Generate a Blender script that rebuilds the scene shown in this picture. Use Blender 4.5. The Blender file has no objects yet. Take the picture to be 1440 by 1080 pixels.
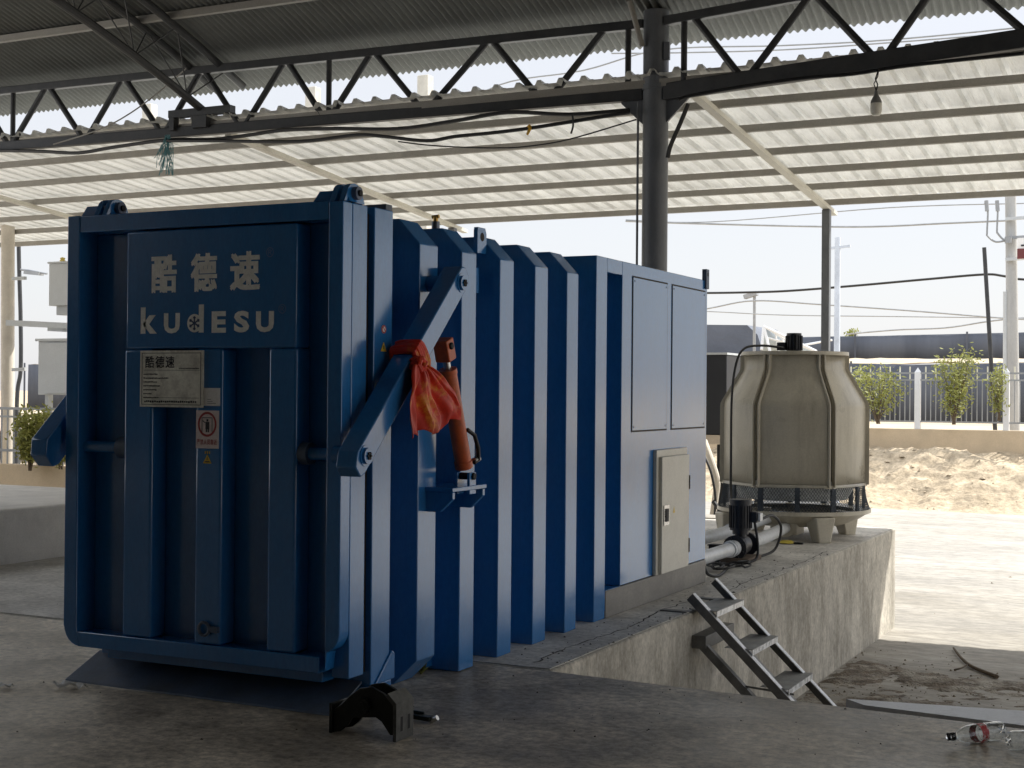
import bpy, bmesh, math, random
from mathutils import Vector, Matrix
R = math.radians
random.seed(7)
S = bpy.context.scene
COL = S.collection

# ------------------------------------------------------------------ camera
F = 2000.0; CAM_H = 1.45
yaw, pitch, roll = R(26.2), R(.315), math.atan(.0085)
vd = Vector((-math.sin(yaw)*math.cos(pitch), math.cos(yaw)*math.cos(pitch), math.sin(pitch)))
r0 = Vector((math.cos(yaw), math.sin(yaw), 0)); u0 = r0.cross(vd)
cr = r0*math.cos(roll) + u0*math.sin(roll); cu = -r0*math.sin(roll) + u0*math.cos(roll)
cd = bpy.data.cameras.new('camera'); cam = bpy.data.objects.new('camera', cd); COL.objects.link(cam)
cam.matrix_world = Matrix(((cr.x, cu.x, -vd.x, 0), (cr.y, cu.y, -vd.y, 0), (cr.z, cu.z, -vd.z, CAM_H), (0, 0, 0, 1)))
cd.sensor_width = 36; cd.lens = F/1440*36; cd.clip_start = .05; cd.clip_end = 3000
S.camera = cam

# ------------------------------------------------------------------ light
SUN_AZ, SUN_EL = R(38), R(49)          # azimuth from +Y towards +X
w = bpy.data.worlds.new('World'); S.world = w; w.use_nodes = True
nt = w.node_tree; bg = nt.nodes['Background']
sky = nt.nodes.new('ShaderNodeTexSky'); sky.sky_type = 'NISHITA'; sky.sun_disc = False
sky.sun_elevation = SUN_EL; sky.sun_rotation = SUN_AZ; sky.dust_density = 1.5; sky.air_density = 1.0; sky.ozone_density = 1.0
hz = nt.nodes.new('ShaderNodeMix'); hz.data_type = 'RGBA'; hz.inputs[0].default_value = .8       # thin white haze over the blue
tcw = nt.nodes.new('ShaderNodeTexCoord'); sxw = nt.nodes.new('ShaderNodeSeparateXYZ'); nt.links.new(tcw.outputs['Generated'], sxw.inputs[0])
rpw = nt.nodes.new('ShaderNodeMapRange'); rpw.interpolation_type = 'SMOOTHSTEP'; rpw.inputs[1].default_value = .22; rpw.inputs[2].default_value = .75; nt.links.new(sxw.outputs['Z'], rpw.inputs[0])
hc = nt.nodes.new('ShaderNodeMix'); hc.data_type = 'RGBA'; hc.inputs[6].default_value = (5.75, 5.75, 5.95, 1); hc.inputs[7].default_value = (13, 13.6, 14.6, 1); nt.links.new(rpw.outputs[0], hc.inputs[0])
nt.links.new(hc.outputs[2], hz.inputs[7])
nt.links.new(sky.outputs[0], hz.inputs[6]); nt.links.new(hz.outputs[2], bg.inputs[0]); bg.inputs[1].default_value = .06
ld = bpy.data.lights.new('sun', 'SUN'); ld.energy = 2.6; ld.angle = R(.5); ld.color = (1, .965, .90)
sun = bpy.data.objects.new('sun', ld); COL.objects.link(sun)
sv = Vector((math.sin(SUN_AZ)*math.cos(SUN_EL), math.cos(SUN_AZ)*math.cos(SUN_EL), math.sin(SUN_EL)))
sun.rotation_euler = (-sv).to_track_quat('-Z', 'Y').to_euler(); sun.location = (10, 20, 30)
S.view_settings.view_transform = 'Standard'; S.view_settings.look = 'None'
S.view_settings.exposure = 1.45; S.view_settings.gamma = 1

# ------------------------------------------------------------------ helpers
CO = Vector((0, 0, CAM_H))
def ray(x, y): return vd + cr*((x-720)/F) - cu*((y-540)/F)
def onx(x, y, X): d = ray(x, y); return CO + d*(X/d.x)
def ony(x, y, Y): d = ray(x, y); return CO + d*(Y/d.y)
def onz(x, y, Z): d = ray(x, y); return CO + d*((Z-CAM_H)/d.z)
V = lambda *a: Vector(a)

class MB:
    """collects shapes; build() links them as ONE mesh object"""
    def __init__(s): s.v = []; s.f = []; s.m = []; s.fl = []
    def add(s, vs, fs, m=0, flat=False):
        b = len(s.v); s.v += [Vector(p) for p in vs]
        for f in fs: s.f.append([i+b for i in f]); s.m.append(m); s.fl.append(flat)
    def box(s, x0, x1, y0, y1, z0, z1, m=0):
        s.add([(x0,y0,z0),(x1,y0,z0),(x1,y1,z0),(x0,y1,z0),(x0,y0,z1),(x1,y0,z1),(x1,y1,z1),(x0,y1,z1)],
              [(0,3,2,1),(4,5,6,7),(0,1,5,4),(1,2,6,5),(2,3,7,6),(3,0,4,7)], m); return s
    def beam(s, p, q, w, h, up=(0,0,1), m=0):
        p, q, up = Vector(p), Vector(q), Vector(up); d = (q-p).normalized()
        a = d.cross(up).normalized(); b = a.cross(d)
        vs = [c + a*(sx*w/2) + b*(sy*h/2) for c in (p, q) for sx, sy in ((-1,-1),(1,-1),(1,1),(-1,1))]
        s.add(vs, [(0,1,2,3),(7,6,5,4),(0,4,5,1),(1,5,6,2),(2,6,7,3),(3,7,4,0)], m); return s
    def tube(s, pts, r, n=8, m=0, r1=None):
        pts = [Vector(p) for p in pts]; k = len(pts); b = len(s.v); prev = None
        for i, p in enumerate(pts):
            d = (pts[min(i+1, k-1)] - pts[max(i-1, 0)]).normalized()
            if prev is None: a = d.orthogonal().normalized()
            else: a = (prev - d*prev.dot(d)).normalized()
            prev = a; c = d.cross(a)
            rr = r if r1 is None else r + (r1-r)*i/(k-1)
            for j in range(n):
                t = 2*math.pi*j/n; s.v.append(p + a*(rr*math.cos(t)) + c*(rr*math.sin(t)))
        for i in range(k-1):
            for j in range(n):
                s.f.append([b+i*n+j, b+i*n+(j+1)%n, b+(i+1)*n+(j+1)%n, b+(i+1)*n+j]); s.m.append(m); s.fl.append(False)
        s.f.append([b+j for j in range(n)][::-1]); s.m.append(m); s.fl.append(True)
        s.f.append([b+(k-1)*n+j for j in range(n)]); s.m.append(m); s.fl.append(True)
        return s
    def cyl(s, p, q, r, n=20, m=0, r1=None): return s.tube([p, q], r, n, m, r1)
    def lathe(s, prof, c, n=48, m=0, a0=0, a1=2*math.pi, axis='z'):
        full = abs(a1-a0-2*math.pi) < 1e-6; k = n if full else n+1; b = len(s.v)
        for rr, z in prof:
            for j in range(k):
                t = a0 + (a1-a0)*j/n; x, y = rr*math.cos(t), rr*math.sin(t)
                s.v.append(Vector((c[0]+x, c[1]+y, c[2]+z)) if axis == 'z' else Vector((c[0]+z, c[1]+x, c[2]+y)))
        for i in range(len(prof)-1):
            for j in range(n):
                j2 = (j+1) % k
                s.f.append([b+i*k+j, b+i*k+j2, b+(i+1)*k+j2, b+(i+1)*k+j]); s.m.append(m); s.fl.append(False)
        return s
    def prism(s, poly, ax, a, b, m=0):
        """poly in the two other axes; ax is 'x', 'y' or 'z'"""
        def P(u, v, t): return (t,u,v) if ax == 'x' else ((u,t,v) if ax == 'y' else (u,v,t))
        n = len(poly); vs = [P(u,v,a) for u,v in poly] + [P(u,v,b) for u,v in poly]
        s.add(vs, [list(range(n))[::-1], list(range(n, 2*n))] + [(i,(i+1)%n,n+(i+1)%n,n+i) for i in range(n)], m); return s
    def build(s, name, mats, parent=None, bevel=0, smooth=True, recalc=True, seg=2):
        off = parent_loc(parent)
        me = bpy.data.meshes.new(name); me.from_pydata([tuple(p-off) for p in s.v], [], s.f)
        if not isinstance(mats, (list, tuple)): mats = [mats]
        for m in mats: me.materials.append(m)
        me.polygons.foreach_set('material_index', s.m)
        if recalc:
            bm = bmesh.new(); bm.from_mesh(me); bmesh.ops.recalc_face_normals(bm, faces=bm.faces); bm.to_mesh(me); bm.free()
        if smooth:
            me.polygons.foreach_set('use_smooth', [True]*len(me.polygons)); me.set_sharp_from_angle(angle=R(32))
        me.update()
        o = bpy.data.objects.new(name, me); COL.objects.link(o)
        if parent: o.parent = parent
        if bevel:
            bv = o.modifiers.new('bevel', 'BEVEL'); bv.width = bevel; bv.segments = seg; bv.limit_method = 'ANGLE'; bv.angle_limit = R(40)
            bv.harden_normals = False
        return o

def parent_loc(o):
    p = Vector((0,0,0))
    while o: p = p + o.location; o = o.parent
    return p
def tag(o, label, cat, group=None, kind=None):
    if label: o['label'] = label
    if cat: o['category'] = cat
    if group: o['group'] = group
    if kind: o['kind'] = kind
    return o
def thing(name, label, cat, loc, group=None):
    o = bpy.data.objects.new(name, None); COL.objects.link(o); o.location = loc; o.empty_display_size = .2
    return tag(o, label, cat, group)
def struct(o): o['kind'] = 'structure'; return o
def solo(mb, name, mats, label, cat, group=None, **k): return tag(mb.build(name, mats, None, **k), label, cat, group)

def M(name, col, rough=.6, metal=0, var=.15, scale=3, bump=0, bscale=40, stretch=(1,1,1), spec=.5,
      dirt=None, damt=.5, dscale=2, dlo=.45, dhi=.7, trans=0, ior=1.45, coat=0, rvar=.1, transl=0, dstretch=(1,1,1), bdist=.01, grain=.10, gscale=70):
    m = bpy.data.materials.new(name); m.use_nodes = True; t = m.node_tree; N = t.nodes; L = t.links
    p = N['Principled BSDF']; c = N.new('ShaderNodeTexCoord')
    mp = N.new('ShaderNodeMapping'); mp.inputs['Scale'].default_value = stretch; L.new(c.outputs['Object'], mp.inputs[0])
    n = N.new('ShaderNodeTexNoise'); n.inputs['Scale'].default_value = scale; n.inputs['Detail'].default_value = 8; n.inputs['Roughness'].default_value = .62
    L.new(mp.outputs[0], n.inputs[0])
    rp = N.new('ShaderNodeValToRGB'); e = rp.color_ramp.elements; e[0].position = .3; e[1].position = .7
    lo = [max(0, x*(1-var)) for x in col]; hi = [min(1, x*(1+var)) for x in col]
    e[0].color = (*lo, 1); e[1].color = (*hi, 1); L.new(n.outputs[0], rp.inputs[0]); out = rp.outputs[0]
    if dirt:
        mp2 = N.new('ShaderNodeMapping'); mp2.inputs['Scale'].default_value = dstretch; mp2.inputs['Location'].default_value = (3.1, 1.7, .4); L.new(c.outputs['Object'], mp2.inputs[0])
        n2 = N.new('ShaderNodeTexNoise'); n2.inputs['Scale'].default_value = dscale; n2.inputs['Detail'].default_value = 10; n2.inputs['Roughness'].default_value = .7
        L.new(mp2.outputs[0], n2.inputs[0])
        mr = N.new('ShaderNodeMapRange'); mr.inputs[1].default_value = dlo; mr.inputs[2].default_value = dhi; mr.inputs[4].default_value = damt; L.new(n2.outputs[0], mr.inputs[0])
        mx = N.new('ShaderNodeMix'); mx.data_type = 'RGBA'; L.new(mr.outputs[0], mx.inputs[0]); L.new(out, mx.inputs[6]); mx.inputs[7].default_value = (*dirt, 1); out = mx.outputs[2]
    if grain:
        ng = N.new('ShaderNodeTexNoise'); ng.inputs['Scale'].default_value = gscale; ng.inputs['Detail'].default_value = 5; ng.inputs['Roughness'].default_value = .75; L.new(mp.outputs[0], ng.inputs[0])
        rg = N.new('ShaderNodeMapRange'); rg.inputs[1].default_value = .35; rg.inputs[2].default_value = .62; rg.inputs[3].default_value = 1-grain; rg.inputs[4].default_value = 1+grain*.4; L.new(ng.outputs[0], rg.inputs[0])
        mg = N.new('ShaderNodeMix'); mg.data_type = 'RGBA'; mg.blend_type = 'MULTIPLY'; mg.inputs[0].default_value = 1; L.new(out, mg.inputs[6]); L.new(rg.outputs[0], mg.inputs[7]); out = mg.outputs[2]
    L.new(out, p.inputs['Base Color'])
    p.inputs['Metallic'].default_value = metal; p.inputs['Specular IOR Level'].default_value = spec; p.inputs['IOR'].default_value = ior
    if coat: p.inputs['Coat Weight'].default_value = coat; p.inputs['Coat Roughness'].default_value = .15
    if trans: p.inputs['Transmission Weight'].default_value = trans
    rr = N.new('ShaderNodeMapRange'); rr.inputs[3].default_value = max(0, rough-rvar); rr.inputs[4].default_value = min(1, rough+rvar); L.new(n.outputs[0], rr.inputs[0]); L.new(rr.outputs[0], p.inputs['Roughness'])
    if bump:
        nb = N.new('ShaderNodeTexNoise'); nb.inputs['Scale'].default_value = bscale; nb.inputs['Detail'].default_value = 6; L.new(mp.outputs[0], nb.inputs[0])
        b = N.new('ShaderNodeBump'); b.inputs['Strength'].default_value = bump; b.inputs['Distance'].default_value = bdist; L.new(nb.outputs[0], b.inputs['Height']); L.new(b.outputs[0], p.inputs['Normal'])
    if transl:
        tr = N.new('ShaderNodeBsdfTranslucent'); L.new(out, tr.inputs[0]); ms = N.new('ShaderNodeMixShader'); ms.inputs[0].default_value = transl
        L.new(p.outputs[0], ms.inputs[1]); L.new(tr.outputs[0], ms.inputs[2]); L.new(ms.outputs[0], N['Material Output'].inputs[0])
    return m

BLUE = M('blue_paint', (.017,.165,.44), .18, var=.10, scale=2.0, bump=.04, bscale=30, stretch=(1,1,.35), dirt=(.075,.205,.43), damt=.55, dscale=2.2, dlo=.4, dhi=.85, dstretch=(1,1,.5), rvar=.09, ior=1.88)
BLUE_DK = M('blue_paint_worn_floor_plate', (.09,.13,.20), .5, var=.3, scale=5, bump=.1, bscale=50, dirt=(.13,.12,.1), damt=.5, dscale=4)
LETTER = M('cream_lettering', (.93,.93,.86), .6, var=.12, scale=14, dirt=(.5,.52,.5), damt=.3, dscale=18)
FAINT = M('faint_mark', (.12,.2,.38), .6)
PLATE = M('dull_steel_plate', (.88,.85,.75), .45, metal=.0, var=.18, scale=9, dirt=(.33,.31,.26), damt=.7, dscale=14)
INK = M('black_ink', (.02,.02,.025), .6)
PAPER = M('white_sticker', (.82,.81,.79), .6, var=.06)
PINK = M('faded_sticker', (.84,.72,.70), .6, var=.06)
RED = M('red_print', (.42,.05,.05), .6)
YEL = M('yellow_sticker', (.75,.52,.05), .5)
GASKET = M('black_rubber', (.012,.012,.014), .7)
STEEL = M('steel_pin', (.16,.18,.22), .4, metal=.6, var=.2, scale=20)
DARKSTEEL = M('dark_painted_steel', (.035,.037,.04), .5, var=.25, scale=4, bump=.1, bscale=30, dirt=(.08,.075,.07), damt=.35, dscale=6)
COLMAT = M('grey_blue_column_paint', (.14,.15,.165), .42, var=.15, scale=3, bump=.04, bscale=40, stretch=(1,1,.3), dirt=(.2,.2,.2), damt=.3, dscale=5)
ORANGE = M('orange_red_paint', (.56,.105,.028), .42, var=.18, scale=14, dirt=(.12,.06,.04), damt=.5, dscale=16)
CREAMBOX = M('cream_cabinet_paint', (.62,.60,.53), .4, var=.05, scale=4, dirt=(.4,.38,.32), damt=.3, dscale=5)
CHROME = M('bare_metal', (.5,.5,.5), .28, metal=1, var=.2, scale=20)
FRP = M('beige_fibreglass', (.56,.515,.415), .30, var=.08, scale=2.2, bump=.04, bscale=30, dirt=(.2,.17,.12), damt=.5, dscale=5, dstretch=(1,1,.16), dlo=.48, dhi=.75)
FRP_IN = M('fill_pack', (.72,.74,.74), .8, var=.3, scale=25)
MESHM = M('dark_plastic_mesh', (.07,.085,.105), .5)
MOTOR = M('black_motor_paint', (.018,.02,.028), .38, var=.3, scale=10)
PVC = M('white_pvc', (.72,.74,.76), .35, var=.06, scale=5, dirt=(.4,.38,.33), damt=.35, dscale=8)
CABLE = M('black_cable', (.012,.012,.013), .5)
GLINTM = M('sky_glint_steel_edge', (.85,.86,.87), .28, metal=.0, var=.25, scale=18, dirt=(.42,.40,.37), damt=.5, dscale=9)  # near-white colour stands for sky reflected along the ladder edges
TREAD = M('worn_steel_tread', (.27,.275,.275), .55, metal=.3, var=.3, scale=12, bump=.25, bscale=70, dirt=(.28,.26,.22), damt=.5, dscale=10)
RAILM = M('worn_dark_rail', (.15,.15,.147), .5, metal=.3, var=.3, scale=12, dirt=(.2,.19,.17), damt=.4, dscale=12)
BLACKIRON = M('black_oily_iron', (.018,.02,.017), .35, metal=.4, var=.4, scale=20, bump=.2, bscale=40)
PET = M('clear_plastic', (.95,.97,.97), .06, trans=1, ior=1.3, var=.01, rvar=.02)
ROOFM = M('grey_roof_sheet', (.135,.14,.13), .55, var=.18, scale=1.2, dirt=(.09,.088,.078), damt=.5, dscale=2.5)
CANOPYM = M('cream_canopy_sheet', (.81,.80,.75), .5, var=.06, scale=1.0, stretch=(2.2,.12,1), dirt=(.52,.51,.465), damt=.8, dscale=2.2, dstretch=(1.6,.25,1), transl=.16)  # slight translucency added to brighten the underside
PURLM = M('grey_purlin', (.30,.285,.255), .5, var=.1, scale=3, dirt=(.25,.22,.18), damt=.5, dscale=5, dstretch=(.3,1,1))
RAFTM = M('cream_rafter', (.66,.64,.56), .5, var=.08, scale=3)
FLOORM = M('stained_concrete_floor', (.66,.58,.465), .44, var=.30, scale=1.3, bump=.3, bscale=16, dirt=(.28,.24,.185), damt=.85, dscale=1.5, dlo=.42, dhi=.60, rvar=.18, grain=.5, gscale=22)
WALLM = M('streaked_concrete_wall', (.56,.52,.445), .8, var=.24, scale=2.6, bump=.4, bscale=14, stretch=(1,1,.75), grain=.3, gscale=30, dirt=(.27,.245,.20), damt=.7, dscale=2.2, dstretch=(1.4,1.4,.6), dlo=.44, dhi=.6)
DOCKM = M('grey_dock_concrete', (.64,.61,.56), .75, var=.25, scale=2, grain=.3, gscale=24, bump=.2, bscale=18, dirt=(.22,.2,.17), damt=.5, dscale=2.6)
YARDM = M('pale_yard_concrete', (.33,.308,.27), .8, var=.2, scale=.8, bump=.25, bscale=10, stretch=(.5,1.1,1), grain=.3, gscale=9, dirt=(.21,.185,.14), damt=.75, dscale=.45, dstretch=(.5,1.6,1), dlo=.48, dhi=.75)
DIRTM = M('sandy_dirt', (.46,.37,.255), .95, grain=.35, gscale=7, var=.25, scale=1.6, bump=.6, bscale=9, bdist=.05, dirt=(.24,.18,.11), damt=.6, dscale=2.6)
DEBRISM = M('dark_soil_debris', (.15,.12,.09), .95, var=.6, scale=9, bump=.9, bscale=35, bdist=.03, dirt=(.40,.37,.31), damt=.8, dscale=3.5, dlo=.47, dhi=.6)
TANWALL = M('tan_rendered_wall', (.56,.45,.31), .9, var=.1, scale=1.5, dirt=(.42,.34,.24), damt=.5, dscale=2)
FENCEM = M('grey_fence_metal', (.32,.33,.34), .45, metal=.3)
FENCEW = M('white_fence_post', (.74,.75,.76), .5, var=.04)
NETM = M('hazed_dark_net', (.095,.105,.13), .85, var=.25, scale=.6, stretch=(1.6,1,.15), bump=.15, bscale=3, bdist=.05, dirt=(.13,.14,.16), damt=.6, dscale=.8, dstretch=(1,1,.15))  # distance haze is put into this pale bluish colour
SANDM = M('pale_sand', (.46,.38,.27), .95, var=.15, scale=.6, bump=.5, bscale=3, bdist=.1)
LEAF = M('yellow_green_leaf', (.30,.31,.085), .6, var=.5, scale=3, transl=.3)
BARK = M('brown_stem', (.12,.09,.06), .95, var=.4, scale=20, bump=.6, bscale=30)
POLEM = M('concrete_pole', (.42,.42,.41), .8, var=.12, scale=4, stretch=(1,1,.2))
WHITEPOLE = M('pale_painted_pole', (.62,.66,.72), .5)
EQUIP = M('light_grey_equipment', (.52,.54,.55), .5, var=.06)
REDCLOTH = M('red_satin', (.60,.028,.008), .5, var=.3, scale=5, dirt=(.75,.28,.02), damt=.85, dscale=8, dlo=.52, dhi=.62, transl=.06)

# ------------------------------------------------------------------ ground, floor, docks
GZ = -1.075                                     # level of the yard below the floor
def sheet(x0, x1, y0, y1, z): return MB().add([(x0,y0,z),(x1,y0,z),(x1,y1,z),(x0,y1,z)], [(0,1,2,3)])
g = MB(); g.add([(-900,-60,GZ-.004),(900,-60,GZ-.004),(900,1500,GZ-.004),(-900,1500,GZ-.004)], [(0,1,2,3)])
struct(g.build('ground', DIRTM))
g = MB(); g.add([(-60,15.7,GZ),(-3.09,15.7,GZ),(-3.09,6.6,GZ),(40,6.6,GZ),(40,31.9,GZ),(-60,31.9,GZ)], [(0,1,2,3,4,5)])
struct(g.build('yard', YARDM))
FE = [(-60,-14),(17,-14),(17,6.1),(-.6,6.56),(-3.075,6.742),(-8.87,6.75),(-60,6.75)]
g = MB(); g.prism(FE, 'z', -1.3, 0); struct(g.build('floor', FLOORM, bevel=.012))
g = MB(); g.prism([(-8.87,6.758),(-3.08,6.754),(-3.08,15.74),(-8.87,15.74)], 'z', -1.3, -.002); struct(g.build('platform', [WALLM], bevel=.012))
# dusty top of the platform: a thin cement screed
g = MB(); g.prism([(-8.8,6.78),(-3.1,6.776),(-3.1,15.72),(-8.8,15.72)], 'z', -.001, .003); struct(g.build('platform_screed', DOCKM))
g = MB(); g.box(-60, -8.87, -14, 10.85, -.3, .45); struct(g.build('loading_dock', M('pale_dock_concrete', (.74,.70,.64), .7, var=.14, scale=2, bump=.2, bscale=18, dirt=(.4,.37,.32), damt=.5, dscale=2.6), bevel=.015))
# pale metal strip along the front edge of the pit
g = MB(); a = onz(1190,984,0); b = onz(1600,1012,0); c = onz(1600,1042,0); d = onz(1215,993,0)
g.add([(p.x,p.y,z) for z in (-.05,.005) for p in (a,b,c,d)], [(0,1,2,3),(7,6,5,4),(0,4,5,1),(1,5,6,2),(2,6,7,3),(3,7,4,0)])
struct(g.build('edge_strip', M('pale_edge_strip', (.60,.61,.63), .35, var=.08, scale=6, dirt=(.25,.24,.22), damt=.5, dscale=9, dlo=.55, dhi=.75)))
# soil washed against the foot of the platform
def heap(name, x0, x1, y0, y1, z0, hfun, mat, nx, ny):
    g = MB(); vs = []
    for j in range(ny+1):
        for i in range(nx+1):
            x = x0+(x1-x0)*i/nx; y = y0+(y1-y0)*j/ny; vs.append((x, y, z0+hfun(x, y)))
    g.add(vs, [(j*(nx+1)+i, j*(nx+1)+i+1, (j+1)*(nx+1)+i+1, (j+1)*(nx+1)+i) for j in range(ny) for i in range(nx)])
    return g.build(name, mat, recalc=False)
from mathutils import noise as mn
def fb(x, y, s, o=4): return mn.fractal(Vector((x*s, y*s, 0)), 1.0, 2.0, o)
def h1(x, y):
    e = min(1, (x+3.07)/.25+.55) * max(0, 1-abs(y-12.35)/1.9) * max(0, 1-max(0, x-1)/4)
    return .05*e*(.5+fb(x, y, 1.1)) + .028*e*fb(x+5, y, 7) + .02*e*abs(fb(x, y+3, 16)) - .016
struct(heap('dirt_strip', -3.07, 4.5, 10.2, 14.4, GZ, h1, DEBRISM, 150, 90))
def h2(x, y):
    t = min(1, max(0, (y-31.6)/3.6)); e = t*t*(3-2*t)
    return 1.14*e + (.22*fb(x, y, .55) + .1*fb(x+9, y, 2.2) + .05*fb(x, y+4, 6))*min(1, t*2.2) - .03
struct(heap('dirt_bank', -26, 12, 31.4, 35.97, GZ, h2, DIRTM, 260, 70))
g = MB(); g.add([(-300,36.2,.02),(300,36.2,.02),(300,62,.2),(-300,62,.2)], [(0,1,2,3)]); struct(g.build('terrain', SANDM))
def h3(x, y): return (2.72+.40*min(1,(y-70.2)/6) + .16*fb(x, y, .35))
struct(heap('sand_terrace', -70, -4, 70.15, 90, .25, h3, SANDM, 160, 14))

# ------------------------------------------------------------------ main shed
shed = thing('open_shed', 'dark open steel shed with corrugated roof, lattice girder and round column', 'shed', (-4.75,12.7,0))
def roofz(y):                                   # circular arch, eave at y=13.2
    r = 24.; yc = 13.25-r*math.sin(R(21)); zc = 4.885-r*math.cos(R(21))
    return zc + math.sqrt(max(0, r*r-(y-yc)**2))
g = MB(); xs = []; x = -13.9
while x < 1.5: xs.append(x); x += .076/8
xs += [1.5+i for i in range(0, 8)]
ys = [13.25-.35*i for i in range(12)] + [9.4-1.1*i for i in range(1, 15)]
vs = []
for y in ys:
    for x in xs:
        a = .014*math.cos(2*math.pi*x/.076) if -14 <= x <= 1.5 else 0
        vs.append((x, y + .02*mn.noise(Vector((x*.4, 0, 3))), roofz(y)+a))
nx = len(xs)
g.add(vs, [(j*nx+i, j*nx+i+1, (j+1)*nx+i+1, (j+1)*nx+i) for j in range(len(ys)-1) for i in range(nx-1)])
g.build('roof_sheet', ROOFM, shed, recalc=False)
for y in (11.75, 10.3, 8.8, 7.2, 5.5): MB().box(-13.9, 8.4, y-.03, y+.03, roofz(y)-.085, roofz(y)-.013).build('roof_purlin', PURLM, shed)
# column
g = MB(); g.cyl((-4.75,12.69,0), (-4.75,12.69,roofz(12.69)-.02), .122, 40)
g.cyl((-4.75,12.69,0), (-4.75,12.69,.02), .2, 24)
g.cyl((-4.885,12.58,0), (-4.885,12.58,4.2), .012, 8)
col = g.build('column', COLMAT, shed)
for sx in (-1, 1):
    g = MB(); g.prism([(-4.75+sx*.115,4.38),(-4.75+sx*.34,4.37),(-4.75+sx*.34,4.22),(-4.75+sx*.24,4.12),(-4.75+sx*.115,4.0)], 'y', 12.66, 12.69); g.build('gusset_plate', COLMAT, col)
MB().box(-4.64,-4.585,12.6,12.63,4.58,4.75).build('bracket_tab', COLMAT, col)
g = MB()
g.lathe([(.123,4.32),(.134,4.32),(.134,4.37),(.123,4.37)], (-4.75,12.69,0), 32)
g.build('clamp_band', COLMAT, col)
MB().tube([(-4.93,12.45,roofz(12.4)-.06),(-4.84,12.56,4.72)], .026, 10).build('tie_rod', PURLM, col)
# girders: chords and web members
def girder(lo, hi, botx, topx, verts, dirv, label, ch):
    gd = bpy.data.objects.new('lattice_girder', None); COL.objects.link(gd); gd.parent = shed; gd['label'] = label
    def at(X, z):
        return Vector((X, 12.66 + (X+4.75)*dirv[0], z + (X+4.75)*dirv[1]))
    b0, b1 = min(botx)-1.0, max(botx)+.1
    MB().beam(at(lo[0], 4.285), at(lo[1], 4.285), .09, ch).build('lower_chord', DARKSTEEL, gd, bevel=.008)
    MB().beam(at(lo[0], 4.955), at(lo[1], 4.955), .085, .085).build('upper_chord', DARKSTEEL, gd, bevel=.008)
    for X in verts: MB().cyl(at(X,4.31), at(X,4.94), .03, 10).build('web_post', DARKSTEEL, gd)
    for a, b in hi: MB().cyl(at(a,4.325), at(b,4.93), .034, 10).build('web_diagonal', DARKSTEEL, gd)
    return gd
bl = [-14.05,-12.90,-11.74,-10.60,-9.51,-8.42,-7.23,-5.89,-5.06]; tl = [-13.45,-12.32,-11.18,-10.06,-8.95,-7.86,-6.50,-5.28]
dg = []
for i, t in enumerate(tl): dg += [(bl[i]+.05, t-.04), (bl[i+1]-.05, t+.04)]
dg[-1] = (-5.76+.0, -5.28); dg = dg[:-2] + [(-5.83,-5.28)]
girder((-14.6,-4.86), dg, bl, tl, (-12.86,-8.40,-5.02), (0.01,-.006), 'long lattice girder left of the round column', .11)
girder((-4.64,1.6), [(-3.86,-4.33),(-3.77,-3.22),(-2.62,-3.14),(-2.5,-2.02),(-1.35,-1.93),(-1.25,-.8),(-.2,-.72)], [-4.4,1], [], (-4.44,-1.28+.0), (-.175,.012), 'lattice girder right of the round column', .155)
# arched three-chord truss running towards the camera
at_ = bpy.data.objects.new('arch_truss', None); COL.objects.link(at_); at_.parent = shed
def arc(X, y0, dz, n=10): return [(X, y0-(y0-6.2)*i/n, roofz(y0-(y0-6.2)*i/n)+dz) for i in range(n+1)]
MB().tube(arc(-10.02,12.72,-.60), .045, 10).build('lower_chord', DARKSTEEL, at_)
for X in (-10.22,-9.82): MB().tube(arc(X,13.02,-.10), .042, 10).build('upper_chord', DARKSTEEL, at_)
for k in range(7):
    y = 12.3-k*.85; p = Vector((-10.02,y,roofz(y)-.60))
    for X in (-10.22,-9.82):
        for dy in (-.42,.42): MB().cyl(p, (X,y+dy,roofz(y+dy)-.1), .0075, 6).build('web_rod', DARKSTEEL, at_)
g = MB(); g.box(-10.45,-9.6,12.5,12.6,4.47,4.55); g.box(-10.13,-9.93,12.51,12.75,4.335,4.469); g.box(-10.45,-10.38,12.51,12.6,4.33,4.469)
g.build('bearing_bracket', DARKSTEEL, at_)

# ------------------------------------------------------------------ rear canopy
canopy = thing('lean_to_canopy', 'pale ribbed metal canopy on purlins, rafters and a thin post behind the machine', 'canopy', (-4.43,18.1,0))
def cz(y): return 3.935+.088*(18.3-y)
g = MB(); P = .235; prof = [(0,0),(.055,0),(.078,.046),(.118,.046),(.141,0),(.168,0),(.172,.005),(.2,.005),(.204,0)]
x = -20.8; xs = []
while x < 5:
    for a, z in prof: xs.append((x+a, z))
    x += P
ys = [18.32,17.5,16.7,15.8,14.9,14.1,13.3,12.52]; vs = []
for y in ys:
    for X, z in xs: vs.append((X, y+.035*mn.noise(Vector((X*2.2,7,1)))*(y < 12.6 or y > 18.3), cz(y)+z+.012*mn.noise(Vector((X*.5, y*.8, 0)))))
n = len(xs); g.add(vs, [(j*n+i, j*n+i+1, (j+1)*n+i+1, (j+1)*n+i) for j in range(len(ys)-1) for i in range(n-1)])
g.build('roof_sheet', CANOPYM, canopy, recalc=False)
for y in (12.62,13.45,14.38,15.36,16.28,17.12,18.02):
    g = MB(); z = cz(y)-.015; g.box(-20.8,5,y-.03,y+.03,z-.085,z-.012); g.build('purlin', PURLM, canopy)
    g = MB(); x = -29.6
    for X in (-20.65,-15.3,-9.85,-4.42,1.0):
        pass
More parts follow.
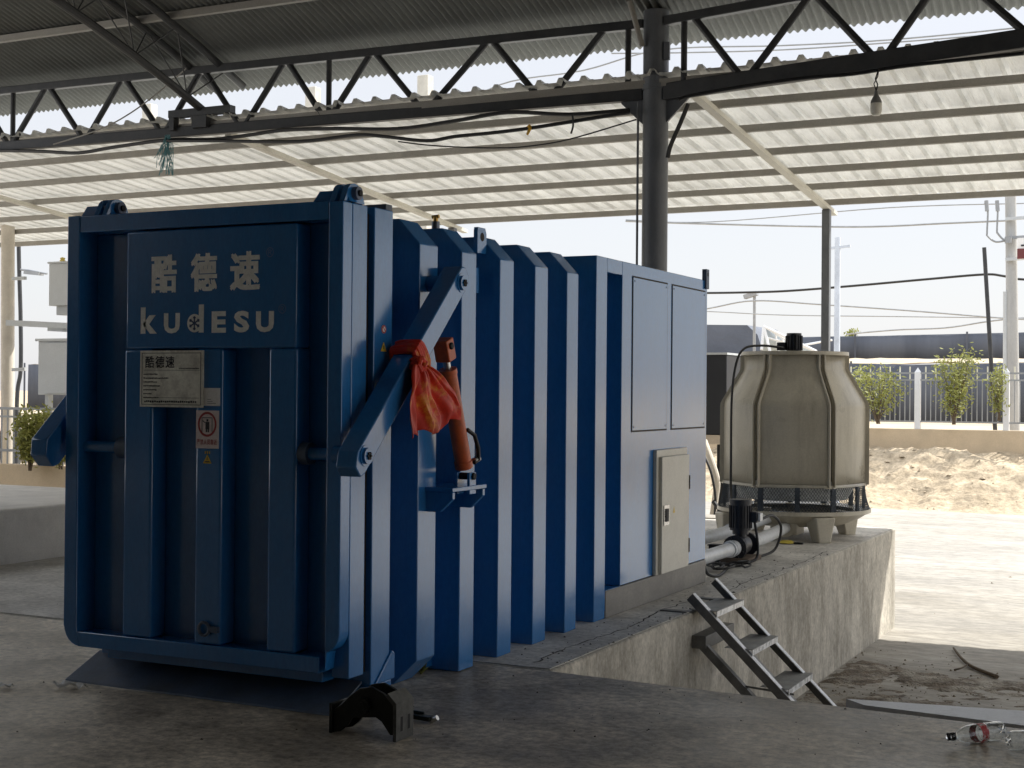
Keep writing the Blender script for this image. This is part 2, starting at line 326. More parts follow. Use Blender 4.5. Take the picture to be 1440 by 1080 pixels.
for X in (-20.7,-15.3,-9.85,-4.42,1.05):
    g = MB(); a = Vector((X,12.8,cz(12.8)-.125)); b = Vector((X,18.42,cz(18.42)-.125))
    g.beam(a, b, .09, .05); r = g.build('rafter', RAFTM, canopy)
    MB().box(X-.05,X+.05,17.98,18.08,GZ,cz(18)-.155).build('post', COLMAT, canopy, bevel=.006)

# ------------------------------------------------------------------ the blue vacuum cooler
vc = thing('vacuum_cooler', 'large blue ribbed steel vacuum cooler with lettered front door', 'vacuum cooler', (-4.25,7.8,0))
g = MB(); g.box(-4.86,-3.64,5.74,8.27,.02,2.2); g.build('chamber_shell', BLUE, vc)
for i, (a, b) in enumerate(((6.04,6.222),(6.476,6.638),(6.916,7.086),(7.364,7.539),(7.815,7.983))):
    zb = [(-3.48,.129),(-3.61,.003)] if i == 0 else [(-3.48,.003)]
    g = MB(); g.prism(zb[::-1] + [(-3.48,2.173),(-3.60,2.30),(-4.90,2.30),(-5.02,2.173),(-5.02,.003)], 'y', a, b) if i else g.prism([(-3.61,.003),(-3.48,.129),(-3.48,2.173),(-3.60,2.30),(-4.90,2.30),(-5.02,2.173),(-5.02,.129),(-4.9,.003)], 'y', a, b)
    g.build('rib', BLUE, vc, bevel=.005)
g = MB(); g.prism([(-5.05,.1),(-3.45,.1),(-3.45,2.293),(-5.05,2.293)], 'y', 5.57, 5.735)
g.box(-3.56,-3.447,5.60,5.75,.003,.099); g.prism([(5.6,.1),(5.77,.1),(5.77,.22),(5.745,.235)], 'x', -3.5, -3.44)
fl = g.build('front_flange', BLUE, vc, bevel=.005)
# small warning marks on the flange (face +x)
g = MB(); g.lathe([(.02,.0),(.02,.003)], (-3.4495,5.655,1.735), 20, 0, axis='x'); g.lathe([(.0,.003),(.02,.003)], (-3.4495,5.655,1.735), 20, 1, axis='x'); g.lathe([(.0,.0035),(.013,.0035)], (-3.4495,5.655,1.735), 20, 0, axis='x')
g.beam((-3.4455,5.645,1.745),(-3.4455,5.665,1.725),.0015,.004,(1,0,0),1); g.build('prohibition_mark', [PINK, RED], fl)
g = MB(); g.prism([(5.63,1.632),(5.68,1.632),(5.655,1.675)], 'x', -3.449, -3.447); g.prism([(5.652,1.642),(5.658,1.642),(5.659,1.66),(5.651,1.66)], 'x', -3.4468, -3.4462, 1); g.build('warning_triangle', [YEL, INK], fl)
MB().box(-5.02,-3.48,5.512,5.572,.16,2.26).build('door_gap_filler', GASKET, vc)  # black slab standing in for the dark gap between door and flange
# lifting bar, filler pipe and eyes on top
MB().box(-4.3,-3.53,5.8,5.86,2.2,2.34).build('top_bar', BLUE_DK, vc, bevel=.004)
g = MB(); g.cyl((-3.68,6.55,2.29),(-3.68,6.55,2.345),.022,14); g.cyl((-3.68,6.55,2.345),(-3.68,6.55,2.37),.013,12,1); g.cyl((-3.7,6.55,2.37),(-3.66,6.55,2.372),.01,8,1); g.build('filler_pipe', [STEEL, M('brass', (.5,.3,.08), .35, metal=.9)], vc)
def eye(name, x, y, z, parent, rot=0):
    g = MB(); prof = [(y-.055,z-.08),(y+.05,z-.08),(y+.05,z+.03),(y+.035,z+.06),(y-.05,z+.06),(y-.055,z+.04)]
    g.prism(prof, 'x', x-.012, x+.012); g.lathe([(.0,.0),(.024,.0)], (x+.0125,y,z+.01), 16, 1, axis='x'); return g.build(name, [BLUE, GASKET], parent)
eye('lifting_eye', -3.575, 6.86, 2.28, vc); 
MB().box(-3.66,-3.56,6.7,6.82,1.98,2.12).build('pivot_block', BLUE, vc, bevel=.004)
# equipment housing at the rear
hs = MB(); hs.box(-5.02,-3.48,8.264,8.443,.003,2.315); hs.box(-5.02,-3.48,8.703,10.455,.182,2.315); hs.box(-4.9,-3.66,8.44,8.71,.18,2.2); hs.box(-5.02,-3.48,8.4425,8.7035,2.222,2.3148); hs.box(-5.02,-3.48,8.4425,8.7035,.05,.181)
housing = hs.build('equipment_housing', BLUE, vc, bevel=.004)
for a, b in ((8.89,9.553),(9.665,10.395)):
    g = MB(); g.box(-3.479,-3.4775,a-.012,b+.012,1.186,2.234,1); g.box(-3.4778,-3.4745,a,b,1.198,2.222,0)
    for yy in (a+.025,b-.025):
        for zz in (1.22,2.2): g.lathe([(.0,.002),(.007,.002),(.007,0)], (-3.4745,yy,zz), 10, 2, axis='x')
    g.build('access_panel', [BLUE, GASKET, STEEL], housing)
g = MB(); g.box(-3.50,-3.465,10.39,10.455,2.25,2.40); g.lathe([(.0,.0),(.017,.0)], (-3.4645,10.425,2.36), 14, 1, axis='x'); g.build('lifting_eye', [BLUE_DK, GASKET], housing)
MB().box(-5.0,-3.474,8.446,10.45,.003,.178).build('base_rail', M('grey_base_channel', (.24,.23,.215), .55, var=.25, scale=3, stretch=(1,.4,1), dirt=(.36,.34,.3), damt=.6, dscale=4), vc, bevel=.006)
# electrical cabinet on the housing
g = MB(); g.box(-3.4795,-3.452,9.30,9.937,.184,1.053); cab = g.build('control_cabinet', CREAMBOX, vc, bevel=.004)
g = MB(); g.box(-3.4515,-3.427,9.345,9.915,.188,1.005); cd_ = g.build('cabinet_door', CREAMBOX, cab, bevel=.004)
g = MB(); g.box(-3.4265,-3.421,9.375,9.48,.525,.665); g.box(-3.4208,-3.415,9.40,9.455,.55,.64,1); g.build('door_latch', [CHROME, GASKET], cab)
for z in (.34,.8): MB().cyl((-3.435,9.92,z-.05),(-3.435,9.92,z+.05),.014,10).build('hinge', GASKET, cab)
g = MB(); g.prism([(9.57,.60),(9.61,.60),(9.59,.645)], 'x', -3.4268, -3.4258); g.build('warning_triangle', YEL, cab)

# door ---------------------------------------------------------------
D0, D1 = 5.305, 5.51
g = MB()
def arcp(cx, cz_, r, a0, a1, n=6): return [(cx+r*math.cos(R(a0+(a1-a0)*i/n)), cz_+r*math.sin(R(a0+(a1-a0)*i/n))) for i in range(n+1)]
g.prism([(-4.976,.28),(-4.976,2.294),(-5.053,2.294),(-5.053,.29)] + arcp(-4.953,.29,.1,180,270), 'y', D0, D1)     # left rim
g.prism([(-3.45,2.29),(-3.526,2.29),(-3.526,.2)] + arcp(-3.55,.38,.1,-70,0), 'y', D0, 5.384)                     # right rim, front half
g.box(-3.54,-3.45,5.3842,D1,.16,2.29)
g.box(-4.9755,-3.5265,D0+.003,D1,2.211,2.2935)                                                                  # top rim
g.box(-4.975,-3.527,5.43,5.50,.2,2.211)                                                                         # recessed panel
g.box(-4.97,-3.56,D0+.004,5.44,.188,.262)                                                                       # bottom rail
g.box(-4.86,-3.6,5.40,5.5,.128,.187)
door = g.build('door', BLUE, vc, bevel=.006)
g = MB(); g.box(-4.685,-3.70,5.312,5.429,1.64,2.203); hp = g.build('header_panel', BLUE, door, bevel=.01)
for a, b in ((-4.695,-4.521),(-4.263,-4.11),(-3.85,-3.695)):
    MB().box(a,b,5.314,5.429,.263,1.6395).build('channel', BLUE, door, bevel=.014, seg=3)
for a, b in ((-4.976,-4.70),(-3.69,-3.527)):
    g = MB(); g.cyl((a,5.37,1.163),(b,5.37,1.163),.030,16)
    e = b if a < -4.5 else a
    g.cyl((e-.06,5.37,1.163),(e+.04,5.37,1.163),.05,18,1); g.build('pin_tube', [BLUE, BLUE_DK], door)
g = MB()
for i in range(24):
    t0 = 2*math.pi*i/24; t1 = 2*math.pi*(i+1)/24
    g.cyl((-4.19+.03*math.cos(t0),5.30,.338+.03*math.sin(t0)), (-4.19+.03*math.cos(t1),5.30,.338+.03*math.sin(t1)), .008, 6)
g.box(-4.155,-4.11,5.29,5.313,.325,.352); g.build('drain_ring', BLUE_DK, door)
def lug(x, name):
    g = MB(); g.prism([(x-.1,2.295),(x+.1,2.295),(x+.075,2.345),(x-.06,2.345)], 'y', 5.36, 5.42)
    for dx in (.012,.062):
        g.prism([(5.33,2.295),(5.5,2.295),(5.475,2.345)] + [(5.415+.06*math.cos(R(a)), 2.335+.045*math.sin(R(a))) for a in range(10,175,20)] + [(5.35,2.33)], 'x', x+dx, x+dx+.028)
    g.cyl((x-.005,5.415,2.335),(x+.115,5.415,2.335),.03,18,1); g.cyl((x+.115,5.415,2.335),(x+.125,5.415,2.335),.014,12,2)
    g.build(name, [BLUE, M('lug_grey', (.10,.13,.2), .45), GASKET], door)
lug(-4.92, 'hoist_lug'); lug(-3.55, 'hoist_lug')
# ramp plate at the foot of the door
g = MB(); g.add([(-5.085,5.352,.002),(-3.49,5.325,.002),(-3.49,5.56,.108),(-5.075,5.585,.108),(-5.085,5.356,.010),(-3.49,5.329,.010),(-3.49,5.56,.117),(-5.075,5.585,.117)],
      [(0,1,2,3),(4,5,6,7),(0,1,5,4),(1,2,6,5),(2,3,7,6),(3,0,4,7)]); g.build('ramp_plate', BLUE_DK, vc)

# lettering ------------------------------------------------------------
def text_mesh(ch, bold=.02):
    c = bpy.data.curves.new('t', 'FONT'); c.body = ch; c.size = 1; c.offset = bold; c.resolution_u = 3; c.fill_mode = 'FRONT'
    o = bpy.data.objects.new('t', c); COL.objects.link(o); bpy.context.view_layer.update()
    me = bpy.data.meshes.new_from_object(o.evaluated_get(bpy.context.evaluated_depsgraph_get()))
    vs = [v.co.copy() for v in me.vertices]; fs = [list(p.vertices) for p in me.polygons]
    bpy.data.objects.remove(o); bpy.data.curves.remove(c); bpy.data.meshes.remove(me); return vs, fs
def put_text(g, ch, x0, x1, z0, z1, y, m=0, bold=.02):
    if ord(ch[0]) > 999:                              # dense characters: embolden with shifted copies
        d = bold*(x1-x0)
        for i, (sx, sz) in enumerate(((-1,-.6),(1,-.6),(-1,.6),(1,.6),(0,0))): put_one(g, ch, x0+d+sx*d, x1-d+sx*d, z0+d*.6+sz*d, z1-d*.6+sz*d, y-.00012*i, m, 0)
    else: put_one(g, ch, x0, x1, z0, z1, y, m, bold)
def put_one(g, ch, x0, x1, z0, z1, y, m=0, bold=.02):
    vs, fs = text_mesh(ch, bold)
    if not vs: return
    ax, bx = min(v.x for v in vs), max(v.x for v in vs); az, bz = min(v.y for v in vs), max(v.y for v in vs)
    g.add([(x0+(v.x-ax)/(bx-ax)*(x1-x0), y, z0+(v.y-az)/max(1e-6, bz-az)*(z1-z0)) for v in vs], fs, m)
def px(x): return (x-197)*(.777/188)-4.593         # door face: picture column -> X
YL = 5.3105
g = MB()
for ch, a, b in (('酷',212,249),('德',269,306),('速',324,365)): put_text(g, ch, px(a), px(b), 1.905, 2.085, YL, 0, .045)
put_text(g, 'k', px(197), px(221), 1.712, 1.838, YL, 0, .045); put_text(g, 'U', px(231), px(254), 1.712, 1.808, YL, 0, .045)
put_text(g, 'E', px(299), px(319), 1.712, 1.812, YL, 0, .045); put_text(g, 'S', px(330), px(351), 1.712, 1.812, YL, 0, .045); put_text(g, 'U', px(360), px(384), 1.712, 1.808, YL, 0, .045)
cx, czz = px(275), 1.7585
g.box(px(281), px(288), YL-.0005, YL, 1.714, 1.845); 
g.lathe([(0,0),(.043,0)], (cx,YL,czz), 28) ; n0 = 2*28
for i in range(len(g.v)-n0, len(g.v)):
    p = g.v[i]; g.v[i] = Vector((p.x, YL-.0003, czz+(p.y-YL)))
for k in range(3):                                    # snowflake in the bowl of the d
    a = R(90+60*k); d = Vector((math.cos(a), 0, math.sin(a)))
    c0 = Vector((cx, YL-.0012, czz)); g.beam(c0-d*.033, c0+d*.033, .007, .0006, (0,1,0), 1)
    for sg in (-1, 1):
        for off in (-35, 35):
            a2 = math.atan2(d.z*sg, d.x*sg)+R(off); e = Vector((math.cos(a2),0,math.sin(a2))); q = c0+d*(sg*.019); g.beam(q, q+e*.012, .005, .0006, (0,1,0), 1)
put_text(g, '®', px(373), px(383), 2.053, 2.098, YL, 2, -.005); put_text(g, '®', px(390), px(400), 1.795, 1.838, YL, 2, -.005)
g.build('lettering', [LETTER, M('snowflake_blue', (.05,.09,.2), .6), FAINT], door, recalc=False, smooth=False)
# nameplate
g = MB(); xa, xb, za, zb = -4.586, -4.213, 1.364, 1.631; yp = 5.302
g.box(xa, xb, yp, 5.3115, za, zb)
for z in (za+.012, zb-.012): g.box(xa+.012, xb-.012, yp-.0008, yp, z-.0012, z+.0012, 1)
for x in (xa+.012, xb-.012): g.box(x-.0012, x+.0012, yp-.0008, yp, za+.0105, zb-.0105, 1)
for i, ch in enumerate('酷德速'): put_text(g, ch, xa+.032+.061*i, xa+.085+.061*i, zb-.082, zb-.026, yp-.001, 1, .02)
rr = random.Random(3)
def dashes(x0, x1, z, h):
    x = x0
    while x < x1:
        wd = h*rr.uniform(.7, 1.0); g.box(x, min(x1, x+wd), yp-.001, yp-.0004, z-h/2*rr.uniform(.5,1), z+h/2*rr.uniform(.5,1), 1); x += wd+h*.3
for k, L in enumerate((.085,.15,.08,.10,.08,.05,.09)): dashes(xa+.022, xa+.022+L, zb-.112-k*.0185, .007)
g.box(xa+.022, xb-.02, yp-.0008, yp, zb-.0935, zb-.092, 1); dashes(xb-.14, xb-.022, zb-.084, .006)
g.box(xa+.022, xb-.02, yp-.0008, yp, za+.0435, za+.045, 1); dashes(xa+.028, xb-.035, za+.026, .011)
g.build('nameplate', [PLATE, INK], door, smooth=False)
# plain sticker (its code is left out), prohibition sign, warning sticker
g = MB(); g.box(-4.211,-4.12,5.3085,5.3135,1.373,1.456)
for z, l in ((1.402,.02),(1.393,.03),(1.384,.05)): g.box(-4.19,-4.19+l,5.3078,5.3085,z,z+.002,1)
g.build('white_sticker', [PAPER, INK], door, smooth=False)
g = MB(); g.box(-4.255,-4.125,5.3095,5.3135,1.175,1.351)
c0 = (-4.19, 5.309, 1.287)
def ring(r0_, r1_, y, m, n=32):
    vs = [];
    for j in range(n):
        t = 2*math.pi*j/n
        vs += [(c0[0]+r0_*math.cos(t), y, c0[2]+r0_*1.08*math.sin(t)), (c0[0]+r1_*math.cos(t), y, c0[2]+r1_*1.08*math.sin(t))]
    g.add(vs, [(2*j, 2*j+1, (2*j+3)%(2*n), (2*j+2)%(2*n)) for j in range(n)], m)
ring(.044,.054,5.3087,1)
g.box(c0[0]-.004,c0[0]+.006,5.3085,5.3092,1.30,1.311,2)
g.box(c0[0]-.01,c0[0]+.012,5.3085,5.3092,1.264,1.298,2); g.box(c0[0]-.008,c0[0]-.0005,5.3084,5.3091,1.25,1.264,2); g.box(c0[0]+.003,c0[0]+.0105,5.3084,5.3091,1.25,1.264,2)
for x in (-.03,.028): g.box(c0[0]+x-.0015,c0[0]+x+.0015,5.3085,5.3092,1.252,1.318,2)
g.box(c0[0]-.03,c0[0]+.028,5.3085,5.3092,1.316,1.319,2)
g.beam((c0[0]-.012,5.3086,1.294),(c0[0]-.026,5.3086,1.304),.004,.0006,(0,1,0),2)
for i, ch in enumerate('严禁人员靠近'): put_text(g, ch, -4.249+.0198*i, -4.232+.0198*i, 1.192, 1.217, 5.3088, 1, .02)
g.build('prohibition_sign', [PINK, RED, INK], door, smooth=False, recalc=False)
g = MB(); g.prism([(-4.214,1.105),(-4.166,1.105),(-4.19,1.146)], 'y', 5.311, 5.3135); g.box(-4.204,-4.176,5.3102,5.3108,1.111,1.116,1); g.beam((-4.19,5.3105,1.12),(-4.19,5.3105,1.135),.004,.0006,(0,1,0),1)
for k in (-1,0,1): g.box(-4.19+k*.012-.002,-4.19+k*.012+.002,5.311,5.3135,1.15,1.162)
g.build('warning_sticker', [YEL, INK], door, smooth=False)

# swing arms -----------------------------------------------------------
def swing_arm(x0, x1, p, q, half, sgn):
    """box arm between pivots p and q (y,z), with pivot bosses on its outer face"""
    d = Vector((q[0]-p[0], q[1]-p[1])); L = d.length; d.normalize(); n = Vector((-d.y, d.x))
    def P(a, b): v = Vector(p)+d*a+n*b; return (v.x, v.y)
    poly = [P(-.09,-half*.75), P(-.055,-half), P(L+.05,-half), P(L+.085,-half*.5), P(L+.085,half*.6), P(L+.06,half), P(-.03,half), P(-.09,half*.3)]
    g = MB(); g.prism(poly, 'x', x0, x1); arm = g.build('swing_arm', BLUE, vc, bevel=.006)
    xo = x1 if sgn > 0 else x0
    for c in (p, q):
        g = MB(); g.lathe([(.047,0),(.047,.004*sgn),(.036,.004*sgn),(.036,.018*sgn),(.0,.018*sgn)], (xo,c[0],c[1]), 24, 0, axis='x')
        for a in range(3): 
            e = Vector((0, math.cos(R(60*a)), math.sin(R(60*a)))); g.beam(Vector((xo+.021*sgn,*c))-e*.017, Vector((xo+.021*sgn,*c))+e*.017, .009, .008, (1,0,0), 1)
        g.build('pivot_pin', [BLUE_DK if False else BLUE, GASKET], arm)
    return arm
P1 = onx(514,641,-3.30); P2 = onx(649,398,-3.30)
swing_arm(-3.405,-3.30,(P1.y,P1.z),(P2.y,P2.z),.056,1)
swing_arm(-5.19,-5.09,(P1.y+.02,P1.z),(P2.y+.02,P2.z),.075,-1)
g = MB(); g.cyl((-3.47,P1.y+.02,P1.z),(-3.405,P1.y+.02,P1.z),.04,18); g.cyl((-3.6,P2.y,P2.z),(-3.405,P2.y,P2.z),.04,18); g.box(-3.56,-3.41,6.24,6.36,1.99,2.07)
g.build('pivot_shaft', BLUE, vc)
# hydraulic cylinder
hyd = bpy.data.objects.new('hydraulic_cylinder', None); COL.objects.link(hyd); hyd.parent = vc; hyd.location = onx(655,668,-3.38)-vc.location
ct = onx(625,492,-3.38); cb = onx(655,672,-3.38); dd = (cb-ct).normalized()
g = MB(); g.cyl(ct+dd*.115, ct+dd*.60, .042, 24); g.cyl(ct+dd*.10, ct+dd*.125, .046, 24); g.cyl(ct+dd*.59, ct+dd*.625, .046, 24); g.build('barrel', ORANGE, hyd)
MB().cyl(ct+dd*.0, ct+dd*.13, .018, 14).build('piston_rod', CHROME, hyd)
g = MB(); a = ct-dd*.055; b = ct+dd*.055; g.beam(a, b, .075, .08, (1,0,0)); g.lathe([(0,.05),(.018,.05),(.018,.03)], tuple(ct-dd*.02), 14, 1, axis='x'); g.build('clevis', [ORANGE, GASKET], hyd, bevel=.006)
g = MB(); a = cb-dd*.01; 
for dx in (-.035,.035): g.beam(a+V(dx,0,.02), a+V(dx,0,-.09), .016, .07, (0,1,0))
g.cyl(a-V(.05,0,0), a+V(.055,0,0), .018, 14, 1); g.build('foot_clevis', [BLUE, GASKET], hyd, bevel=.003)
MB().tube([ct+dd*.42+V(.035,.035,0), ct+dd*.45+V(.05,.075,0), ct+dd*.52+V(.045,.1,0), ct+dd*.585+V(.04,.095,0), ct+dd*.60+V(.035,.05,0)], .011, 10).build('hose', CABLE, hyd)
g = MB(); e = ct+dd*.59+V(.03,.06,0); g.cyl(e, e+V(0,.05,.01), .016, 10); g.cyl(e+V(0,.035,.0), e+V(0,.035,.06), .014, 8); g.build('hose_fitting', CHROME, hyd)
# bracket shelf
g = MB(); zt = .955; g.prism([(-3.56,zt),(-3.33,zt),(-3.33,zt-.035),(-3.40,zt-.10),(-3.56,zt-.10)], 'y', 6.12, 6.145); g.prism([(-3.56,zt),(-3.33,zt),(-3.33,zt-.035),(-3.40,zt-.10),(-3.56,zt-.10)], 'y', 6.44, 6.465)
g.box(-3.56,-3.325,6.11,6.475,zt+.0005,zt+.022); g.build('cylinder_bracket', BLUE, vc, bevel=.003)

# red cloth tied on the arm ------------------------------------------
cl = MB(); nu, nv = 60, 40; vs = []
TL = onx(583,508,-3.26); 
for j in range(nv+1):
    v = j/nv
    for i in range(nu+1):
        u = i/nu
        ya = (566-0)*(1-v)**1.0; 
        xl = 582 - 10*min(1, v*2.2)**.6; xr = 600 + 52*min(1, v*1.3)**.62
        yt = 512 + 5*math.sin(u*3); yb = 617 - 27*u - 5*math.sin(u*9.0)*(.4+u) - 3*math.sin(u*27)
        xx = xl+(xr-xl)*u + 2.0*math.sin(v*7+u*4); yy = yt+(yb-yt)*v
        fold = (.020*math.sin(u*16+1.1*math.sin(v*2.2)) + .011*math.sin(u*35+v*2.5) + .004*math.sin(u*71-v*6))*(.45+.55*v) + .010*mn.noise(Vector((u*5, v*4, 2)))
        p = onx(xx, yy, -3.255); p.x += fold; vs.append(p)
cl.add(vs, [(j*(nu+1)+i, j*(nu+1)+i+1, (j+1)*(nu+1)+i+1, (j+1)*(nu+1)+i) for j in range(nv) for i in range(nu)])
# turns of cloth round the arm and the knot
dA = (P2-P1).normalized(); nA = Vector((0,-dA.z,dA.y)); mid = P1+dA*(P2-P1).length*.53+V(-.0525,0,0)
def wrap(t, tilt, rad, seed):
    pts = []
    for k in range(25):
        a = 2*math.pi*k/24; e = .062; f = .066
        cxx = max(-1, min(1, 1.35*math.cos(a)))*e; cn = max(-1, min(1, 1.35*math.sin(a)))*f
        pts.append(mid + V(cxx,0,0) + nA*cn + dA*(t + tilt*math.sin(a+seed)))
    cl.tube(pts, rad, 8)
for t, ti, ra, sd in ((-.035,.02,.017,0),(-.015,.025,.02,.4),(.005,.02,.018,.9),(.022,.028,.016,1.4),(.035,.012,.012,.2)): wrap(t, ti, ra, sd)
kn = onx(588,511,-3.27)
for k in range(5):
    a = k*1.25; cl.tube([kn+V(.0,.03*math.cos(a+i*.8),.024*math.sin(a+i*.8)-.004)+V(.02*math.sin(i*.9),0,0) for i in range(6)], .016, 8)
o = cl.build('red_cloth', REDCLOTH); tag(o, 'red and gold satin cloth knotted round the diagonal blue arm', 'cloth')
o.modifiers.new('thick', 'SOLIDIFY').thickness = .002

# ------------------------------------------------------------------ cooling tower
TC = V(-3.845,14.376,0)
ct_ = thing('cooling_tower', 'beige bottle shaped fibreglass cooling tower with mesh air inlet', 'cooling tower', TC)
toC = math.atan2(-TC.y, -TC.x)
prof = [(.515,1.845),(.515,1.715),(.522,1.685),(.60,1.55),(.695,1.395),(.714,1.355),(.718,1.32),(.718,.95),(.718,.54)]
for k in range(6):
    a0 = toC+R(30+60*k); a1 = a0+R(60)
    g = MB(); g.lathe(prof, TC, 18, 0, a0+R(1.2), a1-R(1.2)); g.lathe([(.73,.56),(.73,.53),(.66,.53)], TC, 18, 0, a0, a1)
    am = (a0+a1)/2
    for i_, p_ in enumerate(g.v):                       # flatten the panel towards the side of a hexagon
        d_ = p_-TC; ph = math.atan2(d_.y, d_.x)-am; k_ = 1-.62*(1-math.cos(R(30))/max(.5, math.cos(ph)))
        g.v[i_] = V(TC.x+d_.x*k_, TC.y+d_.y*k_, p_.z)
    pn = g.build('casing_panel', FRP, ct_, recalc=False)
    so = pn.modifiers.new('thick', 'SOLIDIFY'); so.thickness = .006; so.offset = -1
    # bolted flange at the joint: two parallel ribs
    g = MB()
    for s_ in (-1.15, 1.15):
        rd = Vector((math.cos(a0), math.sin(a0), 0)); tn = Vector((-rd.y, rd.x, 0))*(.021*s_)
        inner = [TC+rd*(r_-.01)+tn+V(0,0,z) for r_, z in prof]; outer = [TC+rd*(r_+.032)+tn+V(0,0,z) for r_, z in prof]
        t2 = tn.normalized()*.0115
        n_ = len(prof); g.add(inner+outer+[q+t2 for q in inner]+[q+t2 for q in outer],
            [(i,i+1,n_+i+1,n_+i) for i in range(n_-1)] + [(2*n_+i,2*n_+i+1,3*n_+i+1,3*n_+i) for i in range(n_-1)] + [(n_+i,n_+i+1,3*n_+i+1,3*n_+i) for i in range(n_-1)] + [(0,n_,3*n_,2*n_),(n_-1,2*n_-1,4*n_-1,3*n_-1)])
    g.build('flange_joint', FRP, ct_)
g = MB(); g.lathe([(.45,1.88),(.545,1.88),(.545,1.845),(.50,1.84)], TC, 48); g.build('top_ring', FRP, ct_)
g = MB(); g.cyl(TC+V(0,-.02,1.87), TC+V(0,-.02,2.06), .076, 24); g.cyl(TC+V(0,-.02,2.06), TC+V(0,-.02,2.075), .075, 24); g.box(TC.x-.16,TC.x-.08,TC.y-.09,TC.y-.0,1.90,1.98)
for k in range(18):
    a = R(20*k); g.box(0,0,0,0,0,0) if False else g.beam(TC+V(.078*math.cos(a),-.02+.078*math.sin(a),1.9), TC+V(.078*math.cos(a),-.02+.078*math.sin(a),2.05), .006, .02, (math.cos(a),math.sin(a),0))
for k in range(3):
    a = R(120*k+10); g.cyl(TC+V(0,0,1.865), TC+V(.5*math.cos(a),.5*math.sin(a),1.865), .014, 8)
g.build('fan_motor', MOTOR, ct_)
# air inlet: posts, mesh, wet fill behind
for k in range(12):
    a = toC+R(3+30*k); q = TC+V(.70*math.cos(a),.70*math.sin(a),0); MB().beam(q+V(0,0,.29), q+V(0,0,.535), .05, .025, (math.cos(a),math.sin(a),0)).build('inlet_post', MESHM, ct_)
g = MB(); NS = 150
for s_ in (-1, 1):
    for k in range(NS):
        a = 2*math.pi*k/NS; pts = []
        for j in range(5):
            t = j/4; b = a+s_*t*R(14); rr_ = .712+.05*(1-t)**2; pts.append(TC+V(rr_*math.cos(b),rr_*math.sin(b),.295+.24*t))
        g.tube(pts, .0023, 4)
g.build('inlet_mesh', MESHM, ct_)
g = MB(); g.lathe([(.0,.37),(.54,.39),(.62,.53)], TC, 36); g.build('fill_pack', FRP_IN, ct_)
g = MB(); g.lathe([(.60,.285),(.775,.30),(.775,.262),(.73,.245),(.66,.20),(.5,.135),(.3,.115),(0,.115)], TC, 48); g.lathe([(.0,.2),(.655,.2)], TC, 40); bs = g.build('basin', FRP, ct_)
for dx, dy in ((.44,-.56),(.46,.42),(-.52,.36),(-.56,-.5)):
    c = TC+V(dx,dy,0); rd = V(dx,dy,0).normalized(); tn = V(-rd.y,rd.x,0); g = MB(); vs = []
    for z, wd, dp in ((.0,.085,.065),(.015,.085,.065),(.25,.135,.11)):
        for a, b in ((-1,-1),(1,-1),(.75,1),(-.75,1)): vs.append(c+tn*(a*wd)+rd*(b*dp-.03*z/.25)+V(0,0,z))
    g.add(vs, [(0,1,2,3),(8,11,10,9)]+[(4*l+i,4*l+(i+1)%4,4*l+4+(i+1)%4,4*l+4+i) for l in (0,1) for i in range(4)]); g.build('leg', FRP, ct_, bevel=.012)
oa = V(-3.775,14.0,.19)
g = MB(); g.box(-3.93,-3.66,13.82,14.1,.06,.27); g.lathe([(0,.0),(.03,.0)], (0,0,0), 12) if False else None
g.cyl((-3.78,13.815,.13),(-3.78,13.84,.13),.1,20); g.cyl((-3.72,13.812,.235),(-3.72,13.83,.235),.025,14,1); g.build('outlet_box', [FRP, GASKET], ct_, bevel=.01)

# pump, pipes, cables -------------------------------------------------
pm = thing('water_pump', 'black vertical motor water pump on the platform beside the cooling tower', 'pump', (-3.66,11.95,0))
PX, PY = -3.66, 11.95
g = MB(); g.cyl((PX,PY,.27),(PX,PY,.50),.092,28); g.cyl((PX,PY,.50),(PX,PY,.535),.096,28); g.cyl((PX,PY,.235),(PX,PY,.27),.07,24)
for k in range(22):
    a = 2*math.pi*k/22; e = V(math.cos(a),math.sin(a),0); g.beam(V(PX,PY,.29)+e*.092, V(PX,PY,.485)+e*.092, .005, .016, e)
g.build('motor', MOTOR, pm)
g = MB(); g.box(PX+.08,PX+.15,PY-.02,PY+.10,.34,.43); g.box(PX+.151,PX+.175,PY+.0,PY+.08,.35,.42,1); g.build('terminal_box', [MOTOR, PVC], pm, bevel=.005)
g = MB(); g.cyl((PX,PY-.07,.14),(PX,PY+.07,.14),.085,24); g.cyl((PX,PY,.14),(PX,PY,.24),.05,18); g.cyl((PX,PY-.19,.13),(PX,PY+.2,.13),.05,18)
g.cyl((PX,PY-.17,.13),(PX,PY-.145,.13),.105,24); g.cyl((PX,PY-.14,.13),(PX,PY-.12,.13),.105,24); g.cyl((PX,PY+.17,.13),(PX,PY+.2,.13),.105,24)
for k in range(8):
    a = R(45*k+22); g.cyl((PX+.085*math.cos(a),PY-.185,.13+.085*math.sin(a)),(PX+.085*math.cos(a),PY-.10,.13+.085*math.sin(a)),.009,6)
g.build('volute', MOTOR, pm)
MB().box(PX-.13,PX+.13,PY-.2,PY+.2,.004,.045).build('base_plate', M('rusty_base', (.16,.12,.09), .8, var=.3, scale=8), pm, bevel=.006)
g = MB(); g.tube([(PX,10.46,.13),(PX,PY-.19,.13)], .056, 20); g.cyl((PX,PY-.33,.13),(PX,PY-.19,.13),.068,20); g.cyl((PX,PY-.29,.13),(PX,PY-.27,.13),.074,20)
g.tube([(PX,PY+.2,.13),(PX-.03,12.9,.13),(-3.78,13.83,.13)], .056, 20); g.cyl((PX,PY+.2,.13),(PX,PY+.3,.13),.066,20)
solo(g, 'water_pipe', PVC, 'white plastic water pipe running through the black pump to the tower', 'pipe')
